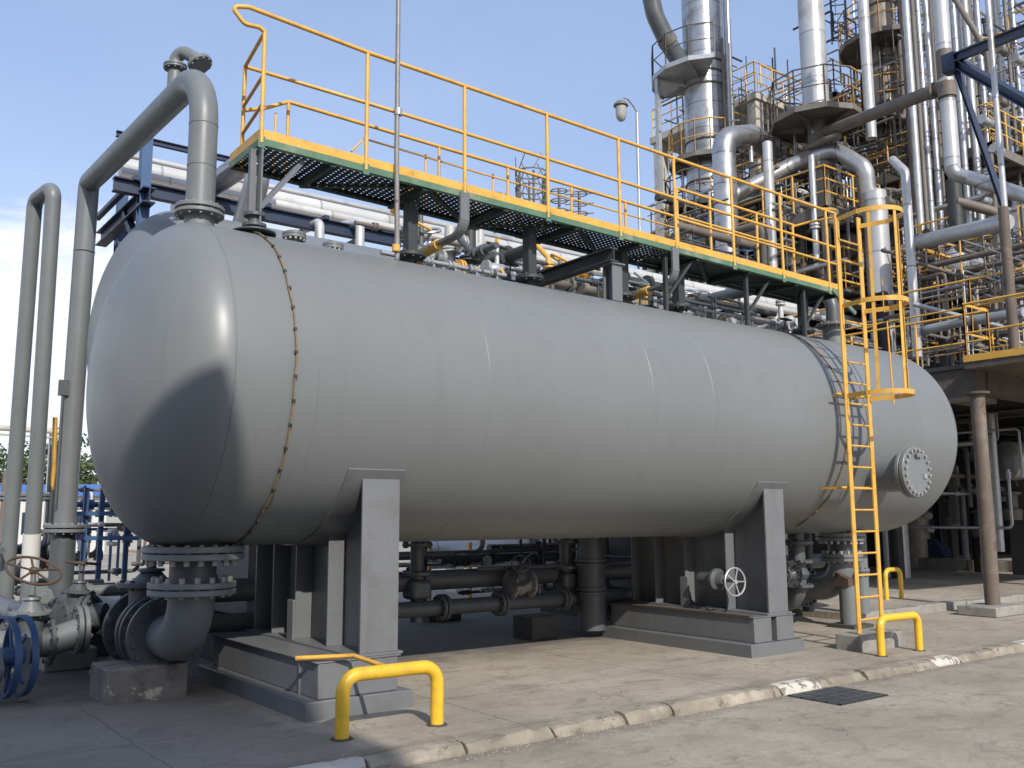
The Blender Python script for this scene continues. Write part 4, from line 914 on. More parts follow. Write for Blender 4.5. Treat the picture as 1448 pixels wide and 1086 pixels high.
t2, q2, r2 = vert('stack', 1150, 75, 27, 36, -300, 152, 'white', 'smooth white stack standing above a wide dark round platform', 'tower', n=36, bands=((120, .1, 1.03, 'silver'),))
zp = zat(q2.x, q2.y, 172)
ring_platform(t2, q2, zp, .35, 1.28, 40, 262, 'structgrey', 'structgrey', 6); ring_platform(t2, q2, zp, .35, 1.28, -98, 40, 'structgrey', 'yellow', 5)
m = MB(); m.lathe((q2.x, q2.y, zat(q2.x, q2.y, 152)), (0, 0, -1), [(0, r2*1.06), (.5, r2*.95), (.6, r2*.75), (1.7, r2*.75), (1.75, r2*1.1), (1.9, r2*1.1), (1.95, r2*.8), (zat(q2.x, q2.y, 152)-2, r2*.8)], 32); m.build('skirt', 'structgrey', t2)
vert('riser_pipe', 1226, 95, 26, 15, -300, 196, 'white', 'slim white riser pipe passing in front of the brown column', 'pipe')
t4, q4, r4 = vert('column_tower', 1253, 120, 30, 37, -300, None, 'brownclad', 'weather stained brown column with a caged ladder and round platforms', 'tower', n=36)
for yy, ro, a0, a1 in ((66, 1.35, 0, 360), (178, 1.5, 40, 300)): ring_platform(t4, q4, zat(q4.x, q4.y, yy), r4, ro, a0, a1, 'structgrey', 'yellow')
cage(t4, V(q4.x-r4*.75, q4.y-r4*.75, 0), zat(q4.x, q4.y, 290), zat(q4.x, q4.y, 70), 'structdark', .2)
cage(t4, V(q4.x-1.5, q4.y+.6, 0), zat(q4.x, q4.y, 66), zat(q4.x, q4.y, -60), 'navy', .22)
for yy in (10, 95, 150, 215, 250): 
    m = MB(); m.torus((q4.x, q4.y, zat(q4.x, q4.y, yy)), (0, 0, 1), r4+.02, .04, 36, 6); m.build('stiffening_ring', 'rustpipe', t4)
for k, dx in enumerate((-.3, .1, .3)):
    m = MB(); m.tube([V(q4.x+dx, q4.y-r4-.1, 6), V(q4.x+dx, q4.y-r4-.1, 24)], .035, 8); m.build('side_pipe', 'rustpipe', t4)
# bank of upright pipes
bank = [(1287, 100, 25, 10, 'galv'), (1296, 100, 25.3, 6, 'structgrey'), (1303, 100, 25.4, 9, 'silver'), (1315, 100, 25.6, 9, 'silver'), (1354, 100, 25.2, 9, 'silver'), (1371, 100, 26, 10, 'galv'), (1388, 100, 26.5, 9, 'silver'), (1279, 100, 27, 4, 'rustpipe'), (1322, 100, 27, 5, 'rustpipe'), (1362, 100, 27.5, 5, 'galv'), (1379, 120, 28, 5, 'structgrey'), (1407, 120, 28, 7, 'structgrey'), (1418, 120, 28.5, 10, 'galv'), (1430, 120, 27.5, 5, 'rustpipe'), (1440, 120, 28, 8, 'silver')]
for px, py, D, wp, mt in bank:
    vert('riser_pipe', px, py, D, wp, -250, 335, mt, 'one of many upright pipes bunched right of the brown column', 'pipe', 'upright pipes right of the brown column', 14)
t5, q5, r5 = vert('riser_pipe', 1336, 90, 22, 21, -200, 242, 'white', 'fat white upright pipe with a brown middle section near the blue beams', 'pipe', n=30, bands=((92, .70, 1.03, 'rustpipe'), (128, .36, 1.18, 'rustpipe'), (138, .12, 1.04, 'blacksteel')))
e0 = V(q5.x, q5.y, zat(q5.x, q5.y, 246))
run('elbow_pipe', [e0+V(-.05, 0, .2), e0, Ad(1372, 252, 21.4), Ad(1470, 284, 20)], 20, 'silver', 'silver pipe bending right out of the foot of the fat white riser', rad=.3)
vert('riser_pipe', 1350, 280, 22.2, 20, 252, 335, 'blacksteel', 'short black upright pipe below the bend of the fat white riser', 'pipe')
run('branch_pipe', [Ad(1352, 285, 22.1), Ad(1400, 298, 22), Ad(1430, 312, 22)], 14, 'rustpipe', 'brown branch pipe leaving the short black upright to the right')
run('slanting_pipe', [Ad(1152, 193, 26.9), Ad(1342, 120, 21.8)], 16, 'rustpipe', 'long slanting brown pipe from the white stack up to the fat white riser', bands=[(Ad(1318, 129, 22.2), Ad(1342, 120, 21.8)-Ad(1140, 196, 25.5), 1.2, .12)])
run('slanting_pipe', [Ad(1348, -5, 25), Ad(1376, 40, 24.6), Ad(1395, 75, 24.5), Ad(1402, 130, 24.5)], 8, 'structgrey', 'thin bent grey pipe slanting down between the upright pipes at the top right')
vert('riser_pipe', 1409, 150, 18.5, 8, -150, 318, 'white', 'thin pale riser pipe crossing in front of the blue beams', 'pipe')
vert('riser_pipe', 1427, 400, 18, 14, 292, 508, 'brownpole', 'brownish upright pipe standing on the right deck', 'pipe')
run('cross_pipe', [Ad(1296, 343, 21.5), Ad(1424, 314, 18.2)], 20, 'galv', 'thick grey pipe running level into the brownish upright pipe', bands=[(Ad(1300, 342, 21.4), Ad(1424, 314, 18.2)-Ad(1296, 343, 21.5), 1.15, .12), (Ad(1409, 317, 18.6), Ad(1424, 314, 18.2)-Ad(1296, 343, 21.5), 1.1, .3)])
bf = T('blue_bracing', 'dark blue diagonal beams fanning out from the fat white riser', 'bracing', tuple(Ad(1347, 85, 21.4)))
for a, b, wv in (((1345, 84, 21.4), (1475, 32, 17.5), .20), ((1348, 86, 21.4), (1475, 158, 17.5), .20), ((1350, 92, 21.4), (1424, 305, 18.6), .12)):
    m = MB(); m.ibeam(Ad(*a), Ad(*b), wv, wv*.8, .03); m.build('beam', 'navy', bf)
m = MB(); c0 = Ad(1346, 86, 21.35); m.box((c0.x-.2, c0.y-.15, c0.z-.3), (c0.x+.1, c0.y+.15, c0.z+.12)); m.build('joint_plate', 'navy', bf)

# silver ducts in the middle
b0 = Ad(1028, 335, 26); tp = V(b0.x, b0.y, zat(b0.x, b0.y, 196))
run('duct', [V(b0.x, b0.y, 2), tp, Ad(1062, 192, 27.3), Ad(1092, 214, 29)], 35, 'silver', 'fat silver duct rising and bending over to the right in front of the silver column', 'duct', .55, n=32)
vert('riser_pipe', 1086, 230, 25.5, 14, 200, None, 'white', 'narrow white riser just right of the fat silver duct bend', 'pipe')
run('cross_pipe', [Ad(1036, 278, 26.6), Ad(1120, 233, 26.6), Ad(1182, 212, 26.2), Ad(1224, 238, 25.4), Ad(1228, 275, 25.4), Ad(1230, 330, 25.4)], 22, 'silvery', 'silver pipe sloping up from the fat duct and turning down near the brown column', rad=.45, n=24, bands=[(Ad(1140, 226, 26.5), Ad(1182, 212, 26.2)-Ad(1120, 233, 26.6), 1.15, .3)])
tv, qv, rv = vert('upright_vessel', 1240, 330, 24.5, 33, 268, None, 'white', 'upright white insulated vessel with a domed top behind the ladder cage', 'vessel', n=32)
qq = Ad(1287, 350, 20.5)
run('riser_pipe', [Ad(1262, 226, 21.5), V(qq.x, qq.y, zat(qq.x, qq.y, 243)), V(qq.x, qq.y, zat(qq.x, qq.y, 505))], 12, 'white', 'pale bent riser pipe just right of the ladder cage', rad=.25)
run('slanting_pipe', [Ad(1292, 430, 20), Ad(1418, 463, 19)], 7, 'galv', 'thin pale pipe slanting down from the riser right of the ladder cage')
run('cross_pipe', [Ad(1294, 470, 20.5), Ad(1366, 454, 19.5), Ad(1450, 442, 18)], 13, 'galv', 'level grey pipe below the thin slanting pale pipe')

# nozzle on the right end of the near vessel
pz = top_nozzle(V(12.75, 8.45, 0), .17, .27, .34, blind=False)
run('nozzle_pipe', [V(12.75, 8.45, pz+.02), V(12.75, 8.45, pz+.55), V(12.75, 9.6, pz+.9), V(12.75, 12.9, pz+.9)], 19, 'darkpipe', 'dark pipe leaving the wide nozzle on the right end of the vessel', rad=.4)

# concrete frame with railings, centre top
cf = T('concrete_tower', 'cream concrete platform tower with railings between silver column and white stack', 'tower', tuple(Ad(1068, 200, 33)))
k0 = Ad(1068, 130, 33); L1 = 4.6
for dx, dy in ((0, 0), (L1, 0), (0, L1), (L1, L1)):
    m = MB(); m.box((k0.x+dx-.02, k0.y+dy-.02, 0), (k0.x+dx+.38, k0.y+dy+.38, k0.z-.28)); m.build('pillar', 'cream', cf, bevel=.02)
for zz in (k0.z, k0.z-4.2, k0.z-8):
    m = MB(); m.box((k0.x-.1, k0.y-.1, zz-.28), (k0.x+L1+.5, k0.y+L1+.5, zz)); m.build('slab', 'structgrey' if zz < k0.z else 'cream', cf, bevel=.02)
    railing(cf, [(k0.x, k0.y+L1+.4, zz), (k0.x, k0.y, zz), (k0.x+L1+.4, k0.y, zz)], 1.15, 'yellow', .028, 1.1, (.4, .75))
for i in range(7):
    p = V(k0.x+.8+.5*i, k0.y+1.0+.35*(i % 3), k0.z-4.2); m = MB(); m.tube([p, p+V(0, 0, 1.5+.35*(i % 4))], .06+.03*(i % 2), 8); m.torus(p+V(0, -.2, 1.2+.25*(i % 3)), (.3, 1, 0), .22, .03, 16, 6); m.build('riser', 'yellow' if i % 2 else 'rustpipe', cf)

# ------------------------------------------------------------------ dense steel structure behind
st = T('process_structure', 'crowded dark steel structure of decks, beams and columns behind the walkway', 'structure', (24, 16, 0))
GX = (17.6, 21.6, 25.6, 29.6, 33.6); GY = (8.9, 12.9, 16.9, 20.9); GZ = (4.3, 7.3, 10.3)
def skip(x, y): return False
LV = {4.3: (GX, GY), 7.3: (GX[1:], GY[1:]), 10.3: (GX[2:], GY[2:])}
for x in GX:
    for y in GY:
        if x == GX[0] and y == GY[0]: continue      # the slim round post stands there
        top = max(z for z, (gx, gy) in LV.items() if x in gx and y in gy)
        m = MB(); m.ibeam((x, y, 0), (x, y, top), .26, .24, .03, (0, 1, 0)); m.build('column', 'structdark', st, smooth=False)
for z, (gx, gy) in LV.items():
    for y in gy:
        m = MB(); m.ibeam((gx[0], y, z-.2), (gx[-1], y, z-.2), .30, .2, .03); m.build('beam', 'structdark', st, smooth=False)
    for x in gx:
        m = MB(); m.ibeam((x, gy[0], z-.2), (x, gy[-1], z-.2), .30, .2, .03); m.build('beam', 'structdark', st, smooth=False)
m = MB(); m.box((17.2, 8.55, 4.36), (36, 23, 4.44)); m.build('deck', 'floorplate', st, smooth=False)
m = MB(); m.box((21.0, 13.5, 7.36), (36, 23, 7.44)); m.build('deck', 'floorplate', st, smooth=False)
m = MB(); m.box((23.0, 15.5, 10.36), (36, 23, 10.44)); m.build('deck', 'floorplate', st, smooth=False)
# concrete edge beams at the near corner and the deck that runs out to the right
m = MB(); m.box((17.25, 8.48, 3.80), (17.62, 23, 4.36)); m.build('edge_beam', 'rustdark', st, bevel=.01)
m = MB(); m.box((17.64, 8.46, 3.95), (36, 8.84, 4.355)); m.build('edge_beam', 'rustdark', st, bevel=.01)
m = MB(); m.box((17.0, 8.40, 3.70), (17.8, 8.9, 3.79)); m.build('corner_plate', 'rustdark', st)
m = MB(); m.box((16.95, 5.0, 4.30), (24, 8.54, 4.42)); m.build('side_deck', 'rustdark', st)
m = MB(); m.box((16.93, 5.0, 4.425), (16.945, 8.54, 4.55)); m.build('toe_board', 'yellow', st)
railing(st, [(17.0, 5.0, 4.42), (17.0, 8.5, 4.42), (17.9, 8.5, 4.42), (17.9, 12.9, 4.42)], 1.1, 'yellow', .026, 1.3, (.55,))
railing(st, [(18.3, 21, 5.2), (18.3, 9, 5.2), (18.3, 5, 5.2)], 1.1, 'yellow', .024, 1.5, (.55,))
for zz, pts in ((7.44, [(21.0, 22, 7.44), (21.0, 13.5, 7.44), (30, 13.5, 7.44)]), (10.44, [(23, 22, 10.44), (23, 15.5, 10.44), (32, 15.5, 10.44)]), (5.6, [(22, 11, 5.6), (30, 11, 5.6)])):
    railing(st, pts, 1.1, 'yellow', .026, 1.3, (.4, .75))
for (a, b) in (((21.6, 12.9, 4.4), (21.6, 16.9, 7.2)), ((25.6, 12.9, 7.2), (29.6, 12.9, 10)), ((17.6, 12.9, 4.4), (17.6, 16.9, 7.2))):
    m = MB(); m.ibeam(a, b, .2, .2, .03); m.build('brace', 'navy', st, smooth=False)
# dark screens added to stand for deep shade within the structure
m = MB(); m.box((19.5, 16.6, .1), (45, 17, 4.25)); m.build('shade_screen', 'structdark', st, smooth=False)
m = MB(); m.box((31, 8, .1), (31.4, 17, 4.25)); m.build('shade_screen', 'structdark', st, smooth=False)
m = MB(); m.box((25.5, 21.6, 4.44), (40, 21.9, 11.6)); m.build('shade_screen', 'structdark', st, smooth=False)
m = MB(); m.box((33.9, 9.2, 4.44), (34.2, 21.6, 10.6)); m.build('shade_screen', 'structdark', st, smooth=False)
# corner post on the pavement
q = Az(1404, 857, .14); t = T('corner_post', 'slim weathered brown post carrying the corner of the dark structure', 'post', (q.x, q.y, .1))
m = MB(); m.lathe((q.x, q.y, .12), (0, 0, 1), [(0, .118), (1.2, .122), (2.4, .115), (3.58, .118)], 24); m.build('pole', 'brownpole', t)
m = MB(); m.lathe((q.x, q.y, 3.66), (0, 0, 1), [(0, .20), (.04, .20)], 24); m.build('cap_plate', 'rustdark', t)
m = MB(); m.box((q.x-.5, q.y-.3, 0), (q.x+.55, q.y+.35, .16)); tag(m.build('footing', 'conc', None, tuple(q), bevel=.02), 'low concrete footing under the slim weathered corner post', 'footing')
# blue column with torn papers
q = Ax(1318, 788, 26.9); q.z = .42; t = T('blue_column', 'dark blue steel column with two peeling pale papers under the structure', 'column', (q.x, q.y, .42))
m = MB(); m.ibeam((q.x, q.y, .42), (q.x, q.y, 4.3), .52, .50, .03, (.6, -.8, 0)); m.build('shaft', 'navy', t, smooth=False)
m = MB(); m.prism([(q.x-.25, q.y-.55, .42), (q.x-.25, q.y+.55, .42), (q.x-.25, q.y+.25, .95), (q.x-.25, q.y-.25, .95)], (.5, 0, 0)); m.build('base_plate', 'navy', t)
nrm = (CAM-q); nrm.z = 0; nrm.normalize(); sd_ = V(-nrm.y, nrm.x, 0)
for zz, ss in ((1.62, 0), (1.25, .02)):
    c0 = V(q.x, q.y, zz)+nrm*.37+sd_*(.0+ss); m = MB()
    poly = [c0+sd_*(.13*math.cos(a)*random.uniform(.6, 1.1))+V(0, 0, .13*math.sin(a)*random.uniform(.6, 1.1)) for a in [R_(30*i) for i in range(12)]]
    m.prism(poly, nrm*.004); m.build('paper', 'sticker', t, smooth=False)
m = MB()
for i, (a, b) in enumerate(((4.0, 8.0), (8.02, 11.4), (11.42, 13.6), (13.62, 15.3))): m.box((26.35+.02*(i % 2), a, .05), (26.8, b, .40+.015*(i % 2)))
m.box((26.8, 4, .05), (40, 15.3, .405))
tag(m.build('equipment_plinth', 'conc', None, (28, 10, 0), bevel=.02), 'long low concrete plinth in the shade under the dark structure', 'plinth')
# machinery in the shade
q = Ad(1440, 652, 23); t = T('drum', 'pale horizontal drum in the shade under the structure at the right edge', 'drum', tuple(q))
m = MB(); m.lathe(q-V(.4, -.2, 0), (.9, -.43, 0), [(0, 0), (.05, .40), (.1, .48), (2.2, .48), (2.25, .4), (2.3, 0)], 32); m.build('shell', 'galv', t)
m = MB(); m.box((q.x-.1, q.y-.2, .2), (q.x+.2, q.y+.3, q.z)); m.build('saddle', 'structdark', t)
for i, (px, py0, py1, D, wp, mt) in enumerate(((1408, 580, 780, 22.5, 13, 'galv'), (1360, 690, 790, 23, 9, 'darkpipe'), (1385, 640, 790, 25, 8, 'darkpipe'), (1345, 570, 790, 26, 10, 'darkpipe'), (1430, 700, 790, 24, 12, 'darkpipe'))):
    vert('riser_pipe', px, 700, D, wp, py0, py1, mt, 'dim upright pipe in the shade below the dark structure', 'pipe', 'upright pipes in the shade below the structure', 14)
for px, py, D in ((1352, 725, 24), (1436, 715, 23), (1340, 640, 26), (1390, 740, 25)):
    q = Ad(px, py, D); m = MB(); m.lathe(q-V(.15, 0, .35), (0, 0, 1), [(0, .22), (.25, .24), (.3, .14), (.6, .14), (.62, .22), (.68, .22), (.7, 0)], 16); m.torus(q+V(0, -.1, .55), (.2, -1, .3), .16, .02, 16, 6); m.cyl(q+V(0, -.1, .3), q+V(0, -.1, .6), .03, 8)
    tag(m.build('pump', 'structgrey', None, tuple(q)), 'small grey pump body in the shade below the dark structure', 'pump', 'pumps in the shade below the structure')
# ------------------------------------------------------------------ crowded pipework of the refinery
rnd = random.Random(11)
STUFF = MB(); SMATS = ['silver', 'galv', 'structgrey', 'rustpipe', 'structdark', 'white', 'brownclad', 'darkpipe', 'yellow']
def clutter(nn, x0, x1, y0, y1, D0, D1, wts, mats, label, grp, L=(1.5, 6), w=(3, 11), loose=False):
    for _ in range(nn):
        px, py, D = rnd.uniform(x0, x1), rnd.uniform(y0, y1), rnd.uniform(D0, D1)
        c = Ad(px, py, D); ax = rnd.choices('XYZ', wts)[0]; ln = rnd.uniform(*L); r = rnd.choice([w[0], w[0], (w[0]+w[1])/2, w[1]])*rnd.uniform(.8, 1.1)/2*D/F_PX
        d = {'X': V(1, 0, 0), 'Y': V(0, 1, 0), 'Z': V(0, 0, 1)}[ax]; pts = [c-d*ln/2, c+d*ln/2]
        if rnd.random() < .65:
            o = rnd.choice([v for v in (V(1, 0, 0), V(0, 1, 0), V(0, 0, 1), V(0, 0, -1)) if abs(v.dot(d)) < .5]); pts.append(pts[1]+o*rnd.uniform(.5, 1.8))
        if rnd.random() < .4:
            o = rnd.choice([v for v in (V(-1, 0, 0), V(0, -1, 0), V(0, 0, 1), V(0, 0, -1)) if abs(v.dot(d)) < .5]); pts.insert(0, pts[0]+o*rnd.uniform(.4, 1.5))
        if min(p.z for p in pts) < .3: continue
        mt = rnd.choice(mats); m = STUFF if loose else MB()
        if loose: m.m = SMATS.index(mt)
        m.tube(fillet(pts, r*3, 3 if loose else 4), r, 6 if loose else 10)
        if loose: continue
        for _k in range(rnd.randint(1, 3)):
            s = rnd.random(); i = 1 if len(pts) > 3 else 0; p = pts[i]+(pts[i+1]-pts[i])*s; a = pts[i+1]-pts[i]
            m.lathe(p, a, [(0, r*1.7), (.05, r*1.7), (.05, r*1.2), (.09, r*1.2), (.09, r*1.7), (.14, r*1.7)], 10)
        o = m.build('process_pipe', mt, None, tuple(c)); tag(o, label, 'pipe', grp)
clutter(85, 955, 1290, 285, 470, 24.5, 33, (4, 4, 3), ('silver', 'galv', 'structgrey', 'silverx', 'rustpipe', 'darkpipe', 'structdark', 'white'), 'one of the tangled process pipes behind the railings of the walkway', 'tangled process pipes behind the walkway')
clutter(32, 1085, 1290, 190, 300, 27, 33, (3, 3, 4), ('silver', 'galv', 'structgrey', 'rustpipe', 'structdark', 'white'), 'one of the tangled process pipes below the white stack and brown column', 'tangled process pipes below the stack', L=(1, 3.5))
clutter(55, 1270, 1448, 40, 330, 27, 34, (3, 3, 3), ('silver', 'galv', 'structgrey', 'rustpipe', 'brownclad', 'white', 'structdark'), 'one of the tangled process pipes threading between the upright pipes at the right', 'tangled process pipes at the right', L=(1, 4), w=(3, 8))
clutter(48, 1300, 1448, 340, 515, 21.5, 29, (4, 4, 2), ('galv', 'structgrey', 'rustpipe', 'darkpipe', 'structdark', 'structdark', 'silver'), 'one of the tangled process pipes on the deck at the right', 'tangled process pipes on the right deck', L=(1, 4.5), w=(3, 9))
clutter(20, 1300, 1448, 560, 760, 21.5, 27, (3, 3, 3), ('darkpipe', 'structgrey', 'galv'), 'one of the dim pipes in the shade under the structure', 'dim pipes under the structure', L=(.8, 3), w=(4, 10))

# the finest lines, too many to count
DK = ['structgrey', 'rustpipe', 'structdark', 'galv', 'darkpipe', 'brownclad', 'yellow']
clutter(260, 955, 1290, 280, 470, 25, 34, (4, 4, 4), DK, '', '', L=(.6, 2.6), w=(1.6, 4.5), loose=True)
clutter(150, 1085, 1290, 160, 300, 27, 34, (3, 3, 4), DK, '', '', L=(.5, 2), w=(1.5, 4), loose=True)
clutter(240, 1268, 1448, 0, 335, 27.5, 36, (3, 3, 3), DK+['silver', 'white'], '', '', L=(.6, 3), w=(1.5, 4), loose=True)
clutter(240, 1298, 1448, 335, 512, 22, 31, (4, 4, 3), DK, '', '', L=(.5, 2.4), w=(1.6, 5), loose=True)
clutter(40, 1172, 1245, 0, 200, 30, 33, (3, 3, 3), DK, '', '', L=(.4, 1.5), w=(1.5, 3.5), loose=True)
clutter(70, 1000, 1125, 105, 230, 33, 37, (3, 3, 4), DK, '', '', L=(.4, 2), w=(1.5, 3.5), loose=True)
clutter(40, 955, 1025, 90, 330, 31.2, 33, (2, 2, 5), DK, '', '', L=(.4, 2.4), w=(1.4, 3), loose=True)
tag(STUFF.build('fine_pipework', SMATS, None, (26, 18, 6)), 'countless fine pipes, tubes and brackets filling the refinery structure', 'pipework', None, 'stuff')
# small valves with hand wheels scattered over the decks
def small_valve(c, k, wm):
    m = MB(); m.lathe(c-V(.22, 0, 0), (1, 0, 0), [(0, .12), (.05, .12), (.05, .06), (.14, .10), (.30, .10), (.39, .06), (.39, .12), (.44, .12)], 12); m.cyl(c, c+V(0, 0, .36), .035, 8); m.m = 1; m.torus(c+V(0, 0, .36), (rnd.uniform(-.4, .4), -.4, 1), .15, .022, 16, 6)
    m.bar(c+V(-.15, 0, .36), c+V(.15, 0, .36), .02, .02); return m.build('deck_valve', [rnd.choice(['galv', 'structgrey', 'darkpipe', 'rustpipe']), wm], None, tuple(c))
for i in range(54):
    px, py = rnd.choice([(rnd.uniform(970, 1290), rnd.uniform(300, 450)), (rnd.uniform(1300, 1448), rnd.uniform(380, 510)), (rnd.uniform(1300, 1448), rnd.uniform(470, 512)), (rnd.uniform(1090, 1290), rnd.uniform(200, 310)), (rnd.uniform(1380, 1448), rnd.uniform(60, 300))])
    c = Ad(px, py, rnd.uniform(22, 30)); tag(small_valve(c, 0, rnd.choice(['yellow', 'yellow', 'bwhite', 'blue', 'rustpipe'])), 'small valve with a little hand wheel among the process pipes', 'valve', 'small valves among the process pipes')

# extra railed platforms at several heights
def platform(px, py, D, w, d, label, rmat='yellow', mat='structgrey', legs=True, sides=3):
    c = Ad(px, py, D); t = T('railed_platform', label, 'platform', tuple(c)); x0, y0, z = c.x, c.y, c.z
    m = MB(); m.box((x0, y0, z-.10), (x0+w, y0+d, z)); m.box((x0-.04, y0-.04, z-.28), (x0+.06, y0+d, z-.02)); m.box((x0-.04, y0-.04, z-.28), (x0+w, y0+.06, z-.02)); 
    k = x0+.6
    while k < x0+w: m.box((k, y0+.05, z-.22), (k+.08, y0+d, z-.10)); k += .8
    m.build('deck', mat, t, smooth=False)
    railing(t, [(x0, y0+d, z), (x0, y0, z), (x0+w, y0, z)], 1.1, rmat, .026, 1.1, (.4, .75))
    if legs:
        for xx in (x0+.1, x0+w-.1): MB().bar((xx, y0+.1, max(0, z-6)), (xx, y0+.1, z-.1), .16, .16).build('leg', mat, t, smooth=False)
    return t
platform(1168, 290, 24.5, 2.6, 3, 'small railed platform with yellow rails left of the ladder cage')
platform(1118, 258, 27.5, 3.0, 3, 'railed platform with dark edge below the wide round one')
platform(1360, 250, 27, 4, 3, 'high railed platform between the upright pipes at the right')
platform(1372, 120, 30, 4, 4, 'topmost railed platform behind the blue diagonal beams', 'galv')
platform(1180, 128, 31, 2.5, 3, 'high railed platform left of the brown column', 'yellow')
platform(1040, 330, 29, 4, 3, 'low railed platform behind the fat silver duct')
platform(1330, 400, 23.5, 4, 4, 'railed platform in the gloom behind the thick level grey pipe', 'yellow', 'structdark')
platform(1400, 200, 25.5, 4, 4, 'railed platform crossed by the slanting blue beam', 'yellow')
# drums and small vessels
for px, py, D, r, ln, mt, lab in ((1110, 330, 27, .45, 2.4, 'silverx', 'silver horizontal drum behind the right end of the walkway'), (1190, 345, 25.5, .38, 1.8, 'structgrey', 'grey horizontal drum left of the ladder cage'), (1340, 372, 24, .4, 2.2, 'galv', 'grey horizontal drum under the thick level grey pipe'), (990, 345, 30, .5, 2.6, 'silverx', 'silver horizontal drum at the foot of the silver column')):
    c = Ad(px, py, D); m = MB(); m.lathe(c, (1, 0, 0), [(0, 0), (.06, r*.6), (.2, r), (ln, r), (ln+.14, r*.6), (ln+.2, 0)], 24); m.box((c.x+.4, c.y-r*.7, c.z-r-.4), (c.x+.5, c.y+r*.7, c.z)); m.box((c.x+ln-.4, c.y-r*.7, c.z-r-.4), (c.x+ln-.3, c.y+r*.7, c.z)); tag(m.build('drum', mt, None, tuple(c)), lab, 'drum')
for px, D, wp, y0, mt, lab in ((1160, 27, 26, 225, 'galv', 'squat grey upright vessel below the white stack'), (1108, 30, 20, 300, 'silver', 'small silver upright vessel behind the narrow white riser'), (1390, 25, 22, 345, 'structgrey', 'grey upright vessel on the right deck'), (1320, 26, 24, 300, 'rustpipe', 'brown upright vessel behind the upright pipes')):
    vert('upright_vessel', px, 320, D, wp, y0, 480, mt, lab, 'vessel', n=24)
# distant lattice behind the walkway railing
c = Ad(752, 335, 46); t = T('lattice_tower', 'distant grey lattice tower with hoops seen through the walkway railing', 'tower', (c.x, c.y, 0))
z1 = zat(c.x, c.y, 232); z0 = zat(c.x, c.y, 360); m = MB()
for a in range(0, 360, 60):
    p = V(c.x+.75*math.cos(R_(a)), c.y+.75*math.sin(R_(a)), 0); m.bar(p, p+V(0, 0, z1-.6), .09, .09)
zz = 1.0
while zz < z1:
    ring = [V(c.x+.8*math.cos(R_(a)), c.y+.8*math.sin(R_(a)), zz) for a in range(0, 361, 30)]
    for a, b in zip(ring[:-1], ring[1:]): m.bar(a, b, .06, .06)
    for k in range(0, 12, 2): m.bar(ring[k], ring[k+1]+V(0, 0, .8), .04, .04)
    zz += .8
m.build('lattice', 'structgrey', t, smooth=False)
for dx, h in ((-1.9, .75), (1.4, .6), (2.4, .35)):
    m = MB(); p = V(c.x+dx*.6, c.y-dx*.8, 0); zh = z1-2+h
    m.bar(p, p+V(0, 0, zh), .1, .1)
    for k in range(4): 
        zq = zh-.15-k*.5
        m.bar(p+V(-.5, .5, zq), p+V(.5, -.5, zq), .05, .05); m.torus(p+V(0, 0, zq), (0, 0, 1), .4, .03, 14, 5)
    m.build('arm', 'structgrey', t, smooth=False)

# ------------------------------------------------------------------ far left: trees, low white buildings, blue frame
def tree(px, ybase, ytop, D, wpx, label, seed):
    q = Ad(px, ybase, D); q.z = 0; H = zat(q.x, q.y, ytop); Rw = wpx/2*D/F_PX; rr = random.Random(seed)
    t = T('tree', label, 'tree', tuple(q), 'trees beyond the white buildings')
    m = MB(); m.tube([q, q+V(.1, 0, H*.3), q+V(.15, .1, H*.62)], [H*.035, H*.028, H*.012], 10)
    for k in range(7):
        a = rr.uniform(0, 6.28); s = q+V(.1, 0, H*rr.uniform(.28, .5)); m.tube([s, s+V(math.cos(a)*Rw*.45, math.sin(a)*Rw*.45, H*.14), s+V(math.cos(a)*Rw*.8, math.sin(a)*Rw*.8, H*.24)], [H*.013, H*.008, H*.003], 6)
    m.build('trunk', 'bark', t)
    m = MB(); cl = [(V(rr.gauss(0, .42)*Rw, rr.gauss(0, .42)*Rw, H*rr.uniform(.38, .9)), rr.uniform(.22, .42)*Rw) for _ in range(26)]
    for c, cr_ in cl:
        for _ in range(75):
            p = q+c+V(rr.gauss(0, .5), rr.gauss(0, .5), rr.gauss(0, .42))*cr_; s = rr.uniform(.09, .2)
            a = V(rr.gauss(0, 1), rr.gauss(0, 1), rr.gauss(0, 1)).normalized()*s; b = a.cross(V(rr.gauss(0, 1), rr.gauss(0, 1), rr.gauss(0, 1))).normalized()*s*.7
            m.add([p-a, p+b, p+a, p-b], [(0, 1, 2, 3)])
    m.build('crown', 'leaf', t, smooth=False)
for i, (px, yt, D, wp, lab) in enumerate(((-18, 610, 60, 120, 'broad green tree at the far left edge'), (28, 622, 66, 90, 'green tree showing between the two legs of the thin looped pipe'), (78, 605, 62, 90, 'tall green tree behind the white buildings left of the thick riser'), (120, 640, 70, 70, 'lower green tree hidden behind the thick riser'), (165, 650, 74, 80, 'green tree behind the left end of the vessel'), (-60, 640, 72, 110, 'green tree just outside the far left edge'))):
    tree(px, 740, yt, D, wp, lab, 30+i)
